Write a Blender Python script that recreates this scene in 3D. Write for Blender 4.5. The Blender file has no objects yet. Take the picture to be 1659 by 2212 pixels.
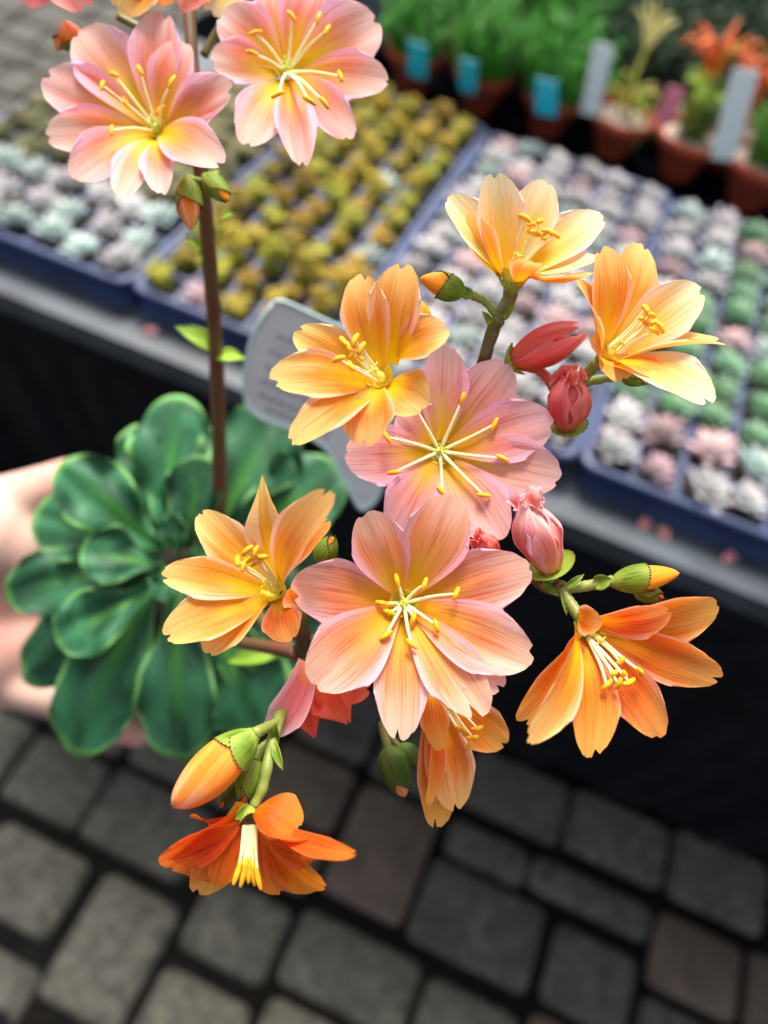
import bpy, bmesh, math, random
import numpy as np
from mathutils import Vector, Matrix

random.seed(7); np.random.seed(7)
scene = bpy.context.scene
COL = scene.collection

# ------------------------------------------------------------------ camera
# camera axes seen in the picture frame (x right, y down, z forward) give the world axes:
# world X runs along the table edge, world Y away from the edge, world Z up
CAM_H = 1.40
AX = np.array([.9139, .3816, -.1383]); AX /= np.linalg.norm(AX)
AY = np.array([.3867, -.7155, .5821]); AY -= AX*(AX@AY); AY /= np.linalg.norm(AY)
AZ = np.cross(AX, AY)
FPX = 1627.7
CAMPOS = np.array([0, 0, CAM_H])

def cam2w(c):
    c = np.asarray(c, float)
    return np.array([AX@c, AY@c, AZ@c])

def P(u, v, d):
    """world point seen at (u, v) of the 1659x2212 photo, d metres in front of the lens"""
    return CAMPOS + cam2w([(u-829.5)/FPX, (v-1106)/FPX, 1.0])*d

def PZ(u, v, z):
    r = cam2w([(u-829.5)/FPX, (v-1106)/FPX, 1.0])
    return CAMPOS + r*((z-CAM_H)/r[2])

def ndir(x, y, z):
    """direction given in picture terms: x right, y up, z towards the viewer"""
    w = cam2w([x, -y, -z])
    return w/np.linalg.norm(w)

cd = bpy.data.cameras.new('camera'); cam = bpy.data.objects.new('camera', cd); COL.objects.link(cam)
R = Matrix((cam2w([1,0,0]), cam2w([0,-1,0]), cam2w([0,0,-1]))).transposed().to_4x4()
cam.matrix_world = Matrix.Translation(CAMPOS) @ R
cd.sensor_fit = 'HORIZONTAL'; cd.sensor_width = 36; cd.lens = 36*FPX/1659
cd.clip_start = .01; cd.clip_end = 200
cd.dof.use_dof = True; cd.dof.focus_distance = .158
cd.dof.aperture_fstop = cd.lens/3.5          # a 3.5 mm wide phone lens opening
scene.camera = cam

# ------------------------------------------------------------------ light
SUN_EL, SUN_AZ = math.radians(58), math.radians(-25)
w = bpy.data.worlds.new("World"); scene.world = w; w.use_nodes = True
nt = w.node_tree; bg = nt.nodes['Background']
sky = nt.nodes.new('ShaderNodeTexSky'); sky.sky_type = 'NISHITA'; sky.sun_disc = False
sky.sun_elevation = SUN_EL; sky.sun_rotation = SUN_AZ; sky.dust_density = 4; sky.air_density = 1.0
hs = nt.nodes.new('ShaderNodeHueSaturation'); hs.inputs['Saturation'].default_value = .42   # thin overcast
nt.links.new(sky.outputs[0], hs.inputs['Color']); nt.links.new(hs.outputs[0], bg.inputs[0]); bg.inputs[1].default_value = .105
sl = bpy.data.lights.new('sun', 'SUN'); sl.energy = 2.3; sl.angle = math.radians(20); sl.color = (1, .95, .87)
so = bpy.data.objects.new('sun', sl); COL.objects.link(so)
sd = Vector((math.sin(SUN_AZ)*math.cos(SUN_EL), math.cos(SUN_AZ)*math.cos(SUN_EL), math.sin(SUN_EL)))
so.rotation_euler = sd.to_track_quat('Z', 'Y').to_euler()
scene.view_settings.view_transform = 'Standard'; scene.view_settings.look = 'None'
scene.view_settings.exposure = 1.5; scene.view_settings.gamma = 1

# ------------------------------------------------------------------ helpers
def empty(name, loc=(0,0,0), label=None, cat=None, group=None, parent=None, kind=None):
    o = bpy.data.objects.new(name, None); o.empty_display_size = .01
    COL.objects.link(o); o.location = Vector(loc)
    if parent: o.parent = parent; o.matrix_parent_inverse = parent_inv(parent)
    tag(o, label, cat, group, kind); return o

def parent_inv(p):
    return Matrix.LocRotScale(p.location, p.rotation_euler, p.scale).inverted() if p.parent is None else \
        (p.parent_world.inverted() if hasattr(p, 'parent_world') else Matrix.Identity(4))

def tag(o, label=None, cat=None, group=None, kind=None):
    if label: o['label'] = label
    if cat: o['category'] = cat
    if group: o['group'] = group
    if kind: o['kind'] = kind
    return o

def mesh_obj(name, verts, faces, mats, parent=None, uvs=None, smooth=True, fmat=None):
    me = bpy.data.meshes.new(name)
    me.from_pydata([tuple(map(float, v)) for v in verts], [], faces)
    if not isinstance(mats, (list, tuple)): mats = [mats]
    for m in mats: me.materials.append(m)
    if smooth: me.polygons.foreach_set('use_smooth', [True]*len(me.polygons))
    if fmat is not None: me.polygons.foreach_set('material_index', fmat)
    if uvs is not None:
        l = me.uv_layers.new(name='UVMap')
        vi = np.empty(len(me.loops), int); me.loops.foreach_get('vertex_index', vi)
        l.data.foreach_set('uv', np.asarray(uvs, float)[vi].ravel())
    me.update()
    o = bpy.data.objects.new(name, me); COL.objects.link(o)
    if parent:
        o.parent = parent
        # every mesh here is written in world coordinates of its unmoved parent chain
        q, L = parent, Matrix.Identity(4)
        while q: L = Matrix.LocRotScale(q.location, q.rotation_euler, q.scale) @ q.matrix_parent_inverse.inverted() @ q.matrix_parent_inverse @ L if False else Matrix.Translation(q.location) @ L; q = q.parent
        o.matrix_parent_inverse = L.inverted()
    return o

class MB:
    """collects geometry for one mesh"""
    def __init__(s): s.v = []; s.f = []; s.m = []; s.uv = []
    def add(s, v, f, m=0, uv=None):
        n = len(s.v); s.v += [tuple(map(float, x)) for x in v]
        s.f += [tuple(i+n for i in q) for q in f]; s.m += [m]*len(f)
        s.uv += list(uv) if uv is not None else [(0, 0)]*len(v)
    def box(s, x0, x1, y0, y1, z0, z1, m=0):
        v = [(x0,y0,z0),(x1,y0,z0),(x1,y1,z0),(x0,y1,z0),(x0,y0,z1),(x1,y0,z1),(x1,y1,z1),(x0,y1,z1)]
        s.add(v, [(0,3,2,1),(4,5,6,7),(0,1,5,4),(1,2,6,5),(2,3,7,6),(3,0,4,7)], m)
    def build(s, name, mats, parent=None, smooth=True):
        return mesh_obj(name, s.v, s.f, mats, parent, s.uv, smooth, s.m)

def norm(a):
    a = np.asarray(a, float); return a/(np.linalg.norm(a)+1e-12)

def catmull(pts, n=8):
    pts = [np.asarray(p, float) for p in pts]
    if len(pts) < 3:
        return [pts[0]*(1-t)+pts[1]*t for t in np.linspace(0, 1, n+1)]
    ext = [2*pts[0]-pts[1]] + pts + [2*pts[-1]-pts[-2]]
    out = []
    for i in range(1, len(ext)-2):
        a, b, c, d = ext[i-1:i+3]
        for k in range(n):
            t = k/n
            out.append(.5*((2*b)+(-a+c)*t+(2*a-5*b+4*c-d)*t*t+(-a+3*b-3*c+d)*t**3))
    out.append(pts[-1]); return out

def tube(mb, path, rad, seg=8, m=0, cap=True, flat=1.0):
    """rad: number, list or function of t"""
    path = [np.asarray(p, float) for p in path]; n = len(path)
    R_ = [rad(i/(n-1)) if callable(rad) else (rad[i] if hasattr(rad, '__len__') else rad) for i in range(n)]
    t0 = norm(path[1]-path[0]); ref = np.array([0, 0, 1.]) if abs(t0[2]) < .9 else np.array([1., 0, 0])
    s = norm(np.cross(t0, ref)); v = []; uv = []
    for i in range(n):
        t = norm(path[min(i+1, n-1)]-path[max(i-1, 0)])
        s = norm(s - t*(s@t)); b = np.cross(t, s)
        for k in range(seg):
            a = 2*math.pi*k/seg
            v.append(path[i]+(s*math.cos(a)+b*math.sin(a)*flat)*R_[i]); uv.append((k/seg, i/(n-1)))
    f = [(i*seg+k, i*seg+(k+1) % seg, (i+1)*seg+(k+1) % seg, (i+1)*seg+k) for i in range(n-1) for k in range(seg)]
    if cap: f += [tuple(range(seg))[::-1], tuple(range((n-1)*seg, n*seg))]
    mb.add(v, f, m, uv)

def ball(mb, c, r, m=0, seg=8, rings=5, axis=None, L=1.0):
    ax = norm(axis) if axis is not None else np.array([0, 0, 1.])
    ref = np.array([0, 0, 1.]) if abs(ax[2]) < .9 else np.array([1., 0, 0])
    s = norm(np.cross(ax, ref)); b = np.cross(ax, s); v = [np.asarray(c)-ax*r*L]; 
    for i in range(1, rings):
        th = math.pi*i/rings
        for k in range(seg):
            a = 2*math.pi*k/seg
            v.append(np.asarray(c)-ax*r*L*math.cos(th)+(s*math.cos(a)+b*math.sin(a))*r*math.sin(th))
    v.append(np.asarray(c)+ax*r*L); f = []
    for k in range(seg):
        f.append((0, 1+(k+1) % seg, 1+k)); f.append((len(v)-1, 1+(rings-2)*seg+k, 1+(rings-2)*seg+(k+1) % seg))
        for i in range(rings-2):
            a = 1+i*seg; f.append((a+k, a+(k+1) % seg, a+seg+(k+1) % seg, a+seg+k))
    mb.add(v, f, m)

# ------------------------------------------------------------------ materials
class NB:
    def __init__(s, name):
        s.mat = bpy.data.materials.new(name); s.mat.use_nodes = True
        s.nt = s.mat.node_tree; s.N = s.nt.nodes; s.bsdf = s.N['Principled BSDF']; s.out = s.N['Material Output']
    def n(s, t, **k):
        x = s.N.new(t)
        for a, b in k.items(): setattr(x, a, b)
        return x
    def l(s, a, b): s.nt.links.new(a, b)
    def val(s, x, sock):
        if hasattr(x, 'is_output') or hasattr(x, 'links'): s.l(x, sock)
        else: sock.default_value = x
    def math(s, op, a, b=0.0, c=None, clamp=False):
        x = s.n('ShaderNodeMath', operation=op, use_clamp=clamp)
        s.val(a, x.inputs[0]); s.val(b, x.inputs[1])
        if c is not None: s.val(c, x.inputs[2])
        return x.outputs[0]
    def smooth(s, x, a, b):
        m = s.n('ShaderNodeMapRange', interpolation_type='SMOOTHSTEP')
        s.val(x, m.inputs[0]); m.inputs[1].default_value = a; m.inputs[2].default_value = b
        return m.outputs[0]
    def mix(s, f, a, b, mode='MIX'):
        x = s.n('ShaderNodeMix', data_type='RGBA', blend_type=mode)
        s.val(f, x.inputs[0])
        for v, i in ((a, 6), (b, 7)):
            if isinstance(v, tuple): x.inputs[i].default_value = (*v[:3], 1)
            else: s.l(v, x.inputs[i])
        return x.outputs[2]
    def noise(s, vec, scale, detail=3, rough=.5, dist=0):
        x = s.n('ShaderNodeTexNoise'); x.inputs['Scale'].default_value = scale
        x.inputs['Detail'].default_value = detail; x.inputs['Roughness'].default_value = rough
        x.inputs['Distortion'].default_value = dist
        if vec is not None: s.l(vec, x.inputs['Vector'])
        return x.outputs[0]
    def obj(s): return s.n('ShaderNodeTexCoord').outputs['Object']
    def bump(s, h, strength=.3, dist=.001):
        b = s.n('ShaderNodeBump'); b.inputs['Strength'].default_value = strength; b.inputs['Distance'].default_value = dist
        s.l(h, b.inputs['Height']); s.l(b.outputs[0], s.bsdf.inputs['Normal']); return b.outputs[0]

def simple(name, col, rough=.6, var=.25, scale=30, spec=.5, bump=0, bdist=.001, coat=0):
    b = NB(name); o = b.obj(); nz = b.noise(o, scale, 4)
    c2 = tuple(min(1, c*(1+var)) for c in col); c1 = tuple(c*(1-var) for c in col)
    b.l(b.mix(b.smooth(nz, .3, .7), c1, c2), b.bsdf.inputs['Base Color'])
    b.bsdf.inputs['Roughness'].default_value = rough; b.bsdf.inputs['Specular IOR Level'].default_value = spec
    if coat: b.bsdf.inputs['Coat Weight'].default_value = coat
    if bump: b.bump(nz, bump, bdist)
    return b.mat

def petal_mat(name, base, mid, tip, edge, vein, edge_w=.55, vstr=.5, base_end=.42, trans=.42):
    b = NB(name)
    uv = b.n('ShaderNodeUVMap').outputs[0]; sp = b.n('ShaderNodeSeparateXYZ'); b.l(uv, sp.inputs[0])
    u, v = sp.outputs[0], sp.outputs[1]
    rnd = b.n('ShaderNodeObjectInfo').outputs['Random']
    rr = b.math('MULTIPLY', rnd, 37.0)
    # fan of fine streaks that run along the petal
    cmb = b.n('ShaderNodeCombineXYZ'); b.l(b.math('MULTIPLY', u, 8.5), cmb.inputs[0]); b.l(b.math('MULTIPLY', v, .9), cmb.inputs[1]); b.l(rr, cmb.inputs[2])
    n1 = b.noise(cmb.outputs[0], 1.6, 3, .6, .25)
    cmb2 = b.n('ShaderNodeCombineXYZ'); b.l(b.math('MULTIPLY', u, 2.2), cmb2.inputs[0]); b.l(b.math('MULTIPLY', v, .9), cmb2.inputs[1]); b.l(rr, cmb2.inputs[2])
    n2 = b.noise(cmb2.outputs[0], 1.2, 2)
    au = b.math('ABSOLUTE', u)
    ev = b.math('ADD', au, b.math('MULTIPLY', b.math('SUBTRACT', n2, .5), .55))
    # yellow heart that reaches farther out along the middle
    vb = b.math('ADD', v, b.math('ADD', b.math('MULTIPLY', au, .26), b.math('MULTIPLY', b.math('SUBTRACT', n1, .5), .28)))
    fb = b.math('SUBTRACT', 1.0, b.smooth(vb, .16, base_end+.22))
    ft = b.smooth(b.math('ADD', v, b.math('MULTIPLY', b.math('SUBTRACT', n2, .5), .5)), .48, 1.0)
    c = b.mix(ft, mid, tip)
    fe = b.math('MULTIPLY', b.smooth(ev, edge_w, 1.02), .9)
    c = b.mix(fe, c, edge)
    vv = b.smooth(n1, .50, .63)
    fall = b.math('SUBTRACT', 1.0, b.smooth(v, .55, 1.05)); fall = b.math('ADD', b.math('MULTIPLY', fall, .7), .3)
    fe2 = b.math('SUBTRACT', 1.0, b.math('MULTIPLY', b.smooth(au, .75, 1.0), .8))
    vf = b.math('MULTIPLY', b.math('MULTIPLY', vv, vstr), b.math('MULTIPLY', fall, fe2))
    c = b.mix(vf, c, vein)
    c = b.mix(fb, c, base)
    hv = b.n('ShaderNodeHueSaturation'); b.l(c, hv.inputs['Color'])
    b.l(b.math('ADD', b.math('MULTIPLY', rnd, .12), .95), hv.inputs['Value'])
    b.l(b.math('ADD', b.math('MULTIPLY', b.math('FRACT', rr), .024), .488), hv.inputs['Hue'])
    c = hv.outputs[0]
    b.l(c, b.bsdf.inputs['Base Color']); b.bsdf.inputs['Roughness'].default_value = .5
    b.bsdf.inputs['Specular IOR Level'].default_value = .25
    fine = b.noise(cmb.outputs[0], 5.0, 4, .7)
    bn = b.bump(b.math('ADD', n1, b.math('MULTIPLY', fine, .5)), .35, .0004)
    tr = b.n('ShaderNodeBsdfTranslucent'); b.l(c, tr.inputs[0]); b.l(bn, tr.inputs[1])
    ms = b.n('ShaderNodeMixShader'); ms.inputs[0].default_value = trans
    b.l(b.bsdf.outputs[0], ms.inputs[1]); b.l(tr.outputs[0], ms.inputs[2]); b.l(ms.outputs[0], b.out.inputs[0])
    return b.mat

YEL = (.86, .50, .01)
PAL = {
 'pink':   petal_mat('petal_pink', (.84,.48,.010), (.86,.33,.28), (.90,.52,.50), (.89,.50,.68), (.58,.13,.12), .40, .6, .46),
 'salmon': petal_mat('petal_salmon', (.86,.44,.008), (.86,.30,.11), (.90,.54,.40), (.90,.52,.60), (.58,.14,.05), .5, .65, .46),
 'rose':   petal_mat('petal_rose', (.90,.54,.004), (.87,.28,.15), (.91,.56,.48), (.90,.52,.68), (.66,.14,.09), .46, .5, .56),
 'apricot':petal_mat('petal_apricot', (.92,.54,.004), (.89,.31,.025), (.92,.58,.18), (.92,.60,.38), (.64,.14,.008), .64, .55, .46),
 'peach':  petal_mat('petal_peach', (.93,.62,.006), (.92,.60,.20), (.93,.76,.44), (.93,.72,.60), (.80,.36,.06), .52, .5, .60),
 'orange': petal_mat('petal_orange', (.90,.40,.004), (.86,.19,.012), (.90,.38,.08), (.90,.44,.26), (.58,.07,.006), .70, .55, .36),
 'deep':   petal_mat('petal_deep_orange', (.82,.17,.006), (.82,.11,.006), (.86,.22,.025), (.84,.18,.05), (.50,.035,.005), .8, .7, .24),
 'red':    petal_mat('petal_red', (.84,.18,.04), (.84,.055,.035), (.86,.11,.08), (.88,.13,.11), (.62,.02,.02), .7, .5, .2),
 'coral':  petal_mat('petal_coral', (.84,.26,.08), (.88,.15,.11), (.90,.30,.27), (.90,.28,.28), (.66,.02,.02), .7, .5, .2),
 'blush':  petal_mat('petal_blush', (.88,.36,.16), (.89,.28,.25), (.92,.58,.56), (.92,.64,.70), (.84,.10,.14), .5, .7, .2),
 'budo':   petal_mat('bud_orange', (.88,.26,.01), (.88,.27,.04), (.90,.40,.22), (.86,.16,.010), (.62,.09,.015), .45, .8, .3, .1),
 'budy':   petal_mat('bud_yellow', (.88,.50,.01), (.88,.38,.006), (.86,.24,.006), (.84,.26,.01), (.66,.09,.008), .6, .5, .3, .1),
}
M_fil = simple('filament', (.90,.82,.42), .45, .08, 400)
M_ant = simple('anther', (.88,.40,.004), .8, .18, 900, bump=.5, bdist=.0003)
M_throat = simple('throat_yellow', (.84,.70,.08), .5, .1, 300)
M_ovary = simple('ovary', (.55,.62,.08), .4, .1, 300)
M_green = petal_mat('sepal_green', (.30,.38,.05), (.17,.27,.018), (.24,.32,.03), (.30,.34,.05), (.05,.10,.008), .6, .75, .2, .15)
M_gdark = petal_mat('sepal_dark_green', (.12,.18,.02), (.05,.10,.010), (.08,.13,.015), (.13,.10,.02), (.02,.04,.005), .6, .75, .2, .1)
M_gland = simple('gland_dark', (.03,.008,.01), .5, .1, 300)

def stem_mat(name, c1, c2, sc=60):
    b = NB(name); o = b.obj(); nz = b.noise(o, sc, 3)
    b.l(b.mix(b.smooth(nz, .35, .65), c1, c2), b.bsdf.inputs['Base Color'])
    b.bsdf.inputs['Roughness'].default_value = .5
    b.bump(b.noise(o, 900, 2), .2, .0003); return b.mat
M_stemr = stem_mat('stem_red_brown', (.16,.045,.025), (.13,.075,.02))
M_stemg = stem_mat('stem_green', (.19,.20,.035), (.24,.30,.05))
M_stemb = stem_mat('stem_brown_green', (.09,.055,.02), (.15,.15,.03))

# thick leaf: deep blue green, paler midrib and rim
def leaf_mat(name, dark, light, rib, rim):
    b = NB(name)
    uv = b.n('ShaderNodeUVMap').outputs[0]; sp = b.n('ShaderNodeSeparateXYZ'); b.l(uv, sp.inputs[0])
    u, v = sp.outputs[0], sp.outputs[1]; rnd = b.n('ShaderNodeObjectInfo').outputs['Random']
    cmb = b.n('ShaderNodeCombineXYZ'); b.l(u, cmb.inputs[0]); b.l(b.math('MULTIPLY', v, 1.6), cmb.inputs[1]); b.l(b.math('MULTIPLY', rnd, 20.0), cmb.inputs[2])
    nz = b.noise(cmb.outputs[0], 1.6, 4, .55, .6); nf = b.noise(cmb.outputs[0], 14, 3)
    c = b.mix(b.smooth(nz, .32, .7), dark, light)
    au = b.math('ABSOLUTE', u)
    fr = b.math('MULTIPLY', b.math('SUBTRACT', 1.0, b.smooth(b.math('ADD', au, b.math('MULTIPLY', v, .22)), .10, .42)), b.math('SUBTRACT', 1.0, b.smooth(v, .35, .95)))
    c = b.mix(b.math('MULTIPLY', fr, .85), c, rib)
    c = b.mix(b.math('MULTIPLY', b.math('MAXIMUM', b.smooth(au, .86, .99), b.smooth(v, .93, 1.0)), .75), c, rim)
    hv = b.n('ShaderNodeHueSaturation'); b.l(c, hv.inputs['Color']); b.l(b.math('ADD', b.math('MULTIPLY', rnd, .5), .72), hv.inputs['Value'])
    b.l(hv.outputs[0], b.bsdf.inputs['Base Color'])
    b.bsdf.inputs['Roughness'].default_value = .58; b.bsdf.inputs['Specular IOR Level'].default_value = .32
    b.bump(b.math('ADD', nz, b.math('MULTIPLY', nf, .2)), .35, .002); return b.mat
M_leaf = leaf_mat('rosette_leaf', (.005,.045,.016), (.030,.150,.062), (.065,.26,.035), (.15,.36,.08))
M_leafb = leaf_mat('young_leaf', (.20,.38,.02), (.30,.50,.04), (.34,.5,.06), (.36,.5,.08))

# ------------------------------------------------------------------ blades (petals, leaves)
def solve_depth(B, bd, u, v, n, phi):
    best = None
    for dz in np.linspace(-.035, .035, 281):
        T = P(u, v, bd+dz); a = T-B; L = np.linalg.norm(a)
        e = abs(math.acos(max(-1, min(1, (a@n)/L)))-phi) + abs(dz)*3.0
        if best is None or e < best[0]: best = (e, bd+dz)
    return best[1]

def blade(name, B, T, W, n, mat, parent, bow=.10, cup=.14, notch=(.0, .10, .10), rip=.022, twist=0.0,
          nv=26, nu=18, wb=.22, wmax=.68, wtip=.88, point=.40, thick=0.0, wave=0.0, pw=1.1, jag=.003, sweep=0.0, curl=0.0):
    B = np.asarray(B, float); T = np.asarray(T, float); D = T-B; L = np.linalg.norm(D); d = D/L
    if abs(d@n) > .94: n = norm(n+norm(np.cross(d, norm(P(829,1106,.3)-B)))*.0+norm(CAMPOS-B)*.8)
    s = np.cross(d, n); s = norm(s); N = np.cross(s, d)
    if twist:
        c_, s_ = math.cos(twist), math.sin(twist); s, N = s*c_+N*s_, N*c_-s*s_
    rs = np.random.RandomState(abs(hash((round(float(T[0]), 5), round(float(T[1]), 5)))) % 2**31)
    ph = rs.rand(8)*6.28
    v = []; uv = []
    for i in range(nv+1):
        t = i/nv
        if t < wmax: wv = wb+(1-wb)*math.sin(math.pi/2*t/wmax)**pw
        else: wv = wtip+(1-wtip)*math.cos(math.pi/2*(t-wmax)/(1-wmax))**.8
        for j in range(nu+1):
            uu = -1+2*j/nu
            Lu = 1-point*(1-math.sqrt(max(0, 1-(.985*uu)**2))) - notch[1]*math.exp(-((uu-notch[0])/notch[2])**2) \
                 + jag*math.sin(uu*17+ph[0])+jag*.7*math.sin(uu*31+ph[1]) - jag*4*max(0, math.sin(uu*6+ph[2]))**14
            tt = t*(1-(1-Lu)*t**3)
            al = tt*L
            ac = uu*W/2*wv
            off = bow*L*4*tt*(1-tt) + cup*W*wv*(uu*uu-.3) + rip*W*(math.sin(uu*5+ph[3]+2.5*tt)*.6+math.sin(uu*9+ph[4])*.3)*min(1, tt*2) \
                  + wave*W*math.sin(tt*15+ph[5]+(1.6 if uu > 0 else 0))*abs(uu)**3 - curl*L*max(0, tt-.6)**2*3
            v.append(B+d*al+s*(ac+sweep*L*4*tt*(1-tt))+N*off); uv.append((uu, t))
    nvv = len(v); k = nu+1
    f = [(i*k+j, i*k+j+1, (i+1)*k+j+1, (i+1)*k+j) for i in range(nv) for j in range(nu)]
    if thick:
        v2 = [p-N*thick for p in v]; v += v2; uv = uv+uv
        f += [tuple(q+nvv for q in fc[::-1]) for fc in f]
        for i in range(nv):
            for j in (0, nu):
                a, b_ = i*k+j, (i+1)*k+j
                f.append((a, b_, b_+nvv, a+nvv) if j == 0 else (b_, a, a+nvv, b_+nvv))
        for j in range(nu):
            a, b_ = nv*k+j, nv*k+j+1; f.append((a, b_, b_+nvv, a+nvv))
    return mesh_obj(name, v, f, mat, parent, uv)

def leaf_thick_mesh(*a, **k): return blade(*a, **k)

# ------------------------------------------------------------------ GROUND
def paving():
    b = NB('paver_stone'); o = b.obj(); geo = b.n('ShaderNodeNewGeometry').outputs['Random Per Island']
    n1 = b.noise(o, 14, 5, .6); n2 = b.noise(o, 160, 4, .7)
    rp = b.n('ShaderNodeValToRGB'); b.l(geo, rp.inputs[0]); e = rp.color_ramp.elements
    e[0].color = (.038,.037,.028,1); e[1].color = (.068,.063,.048,1)
    for p_, c_ in ((.35,(.050,.050,.038,1)), (.60,(.062,.058,.042,1)), (.68,(.078,.068,.048,1)), (.80,(.046,.045,.034,1))):
        x = e.new(p_); x.color = c_
    c = b.mix(b.smooth(n1, .3, .72), rp.outputs[0], (.135,.126,.098), 'MIX')
    c = b.mix(.5, c, rp.outputs[0]); n3 = b.noise(o, 45, 5, .7); c = b.mix(b.math('MULTIPLY', b.smooth(n3, .42, .62), .75), c, (.018,.017,.014)); c = b.mix(b.math('MULTIPLY', b.smooth(n2, .5, .75), .4), c, (.02,.02,.018))
    b.l(c, b.bsdf.inputs['Base Color']); b.bsdf.inputs['Roughness'].default_value = .85
    b.bump(b.math('ADD', n1, b.math('MULTIPLY', n3, 1.5)), .8, .006)
    brown = NB('brown_paver'); o2 = brown.obj(); q1 = brown.noise(o2, 18, 5, .6); q2 = brown.noise(o2, 150, 4, .7)
    c = brown.mix(brown.smooth(q1, .3, .7), (.058,.042,.030), (.105,.076,.056)); c = brown.mix(brown.math('MULTIPLY', brown.smooth(q2, .5, .75), .5), c, (.03,.024,.016))
    brown.l(c, brown.bsdf.inputs['Base Color']); brown.bsdf.inputs['Roughness'].default_value = .85; brown.bump(q2, .5, .004)
    BR = {(-.2,.33),(-.03,.248),(.527,.34),(.69,.34),(.36,.11),(-.60,.29)}
    joint = simple('joint_soil', (.004,.0035,.003), .95, .4, 60, .1)
    sheet = mesh_obj('ground', [(-60,-60,-.012),(60,-60,-.012),(60,60,-.012),(-60,60,-.012)], [(0,1,2,3)], joint, smooth=False)
    tag(sheet, kind='structure')
    m = MB(); GROW = .0045
    known = [(-.60,-.455,.155,.265),(-.44,-.25,.155,.272),(-.2,-.057,.33,.443),(-.03,.112,.248,.437),(-.56,-.395,0,.118),
             (-.36,-.227,-.06,.12),(-.2,-.06,.08,.19),(-.037,.168,.10,.207),(.132,.335,.24,.37),(.143,.284,.39,.447),(.298,.51,.398,.45),
             (.14,.322,.483,.59),(.338,.515,.49,.595),(.535,.70,.49,.61),(.365,.5,.245,.36),(.527,.668,.34,.452),(-.2,-.055,-.06,.045),
             (.19,.335,.08,.2),(-.20,-.055,.225,.31),(-.03,.11,.46,.60),(-.19,-.055,.465,.60),(-.44,-.23,.295,.43),(-.60,-.465,.29,.43),
             (.36,.50,.11,.22),(.525,.67,.20,.315),(-.03,.16,-.02,.075),(-.36,-.25,.455,.60),(-.57,-.385,.455,.60),(-.75,-.62,.13,.27),
             (-.76,-.62,.29,.43),(-.72,-.58,-.02,.11),(.525,.69,.05,.18),(.185,.35,-.06,.055),(.69,.83,.34,.46),(.69,.84,.2,.315)]
    R0 = (-.75,.85,-.06,.61)
    rects = list(known)
    y = -.9
    rs = random.Random(3)
    while y < 7:
        h = rs.choice([.115,.14,.14,.165])
        x = -4.5+rs.random()*.15
        while x < 4:
            ww = rs.choice([.13,.15,.17,.20])
            r = (x, x+ww, y, y+h)
            if not any(r[0] < q[1]+.008 and r[1] > q[0]-.008 and r[2] < q[3]+.008 and r[3] > q[2]-.008 for q in known) and (y < 3 or abs(x) < 9):
                rects.append(r)
            x += ww+.024
        y += h+.024
    for (x0,x1,y0,y1) in rects:
        dz = rs.uniform(-.002,.002); bv = .012; c_ = .016
        def ring(ins, z):
            ins = ins-GROW
            a0,a1,b0,b1 = x0+ins,x1-ins,y0+ins,y1-ins; cc = c_
            pts = []
            for (cx,cy,a) in ((a1-cc,b1-cc,0),(a0+cc,b1-cc,90),(a0+cc,b0+cc,180),(a1-cc,b0+cc,270)):
                for q in (0,45,90): pts.append((cx+cc*math.cos(math.radians(a+q)), cy+cc*math.sin(math.radians(a+q)), z+dz))
            return pts
        v = ring(0,-.03)+ring(0,-.010)+ring(.004,-.003)+ring(bv,0)
        f = [(i*12+k, i*12+(k+1)%12, (i+1)*12+(k+1)%12, (i+1)*12+k) for i in range(3) for k in range(12)]+[tuple(range(36,48))]
        m.add(v, f, 1 if (x0, y0) in BR or (y0 > .7 and rs.random() < .15) else 0)
    o = m.build('paving', [b.mat, brown.mat]); tag(o, kind='structure')
paving()

# ------------------------------------------------------------------ TABLE
TZ = .80
M_cloth = simple('black_cloth', (.007,.0075,.0095), .85, .3, 25, .1)
M_black = simple('black_cover', (.0018,.002,.003), .95, .3, 25, 0)
M_top = simple('table_top_grey', (.040,.050,.062), .5, .3, 18, .4, .15, .002)
def table():
    t = empty('display_table', (.8, 1.9, 0), 'long display table with grey top edge and pleated black cloth skirt', 'table')
    m = MB(); x0, x1, y0, y1 = -.83, 3.0, .515, 3.6
    m.box(x0, x1, y0, .545, TZ-.030, TZ-.001); m.build('edge_rail', M_top, t, smooth=False)
    m = MB(); m.box(x0, x1, .5455, y1, TZ-.028, TZ-.003); m.build('table_top', M_top, t, smooth=False)
    def skirt(name, pts_fn, n, flip=False):
        v = []; 
        rows = [0,.02,.1,.3,.5,.7,.9,1]
        for i in range(n+1):
            for r in rows: v.append(pts_fn(i/n, r))
        k = len(rows)
        f = [(i*k+j, i*k+j+1, (i+1)*k+j+1, (i+1)*k+j) for i in range(n) for j in range(k-1)]
        mesh_obj(name, v, f, M_cloth, t)
    def fr(a, r):
        x = x0+(x1-x0)*a
        fold = .010*math.sin(x*42+1.5*math.sin(x*7))+.006*math.sin(x*97)
        return (x, .520+r*.085+fold*min(1, r*2.5), TZ-.032-r*(TZ-.05))
    skirt('cloth_skirt', fr, 700)
    def lf(a, r):
        y = .52+(y1-.52)*a; fold = .010*math.sin(y*45+math.sin(y*8))
        return (x0+.004+r*.03+fold*min(1, r*2.5), y, TZ-.032-r*(TZ-.05))
    skirt('cloth_skirt', lf, 400)
    for x in (-.75, 1.0, 2.9):
        for y in (.75, 3.4):
            m = MB(); tube(m, [(x,y,0),(x,y,TZ-.03)], .02, 10); m.build('leg', M_cloth, t)
    return t
table()
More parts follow.
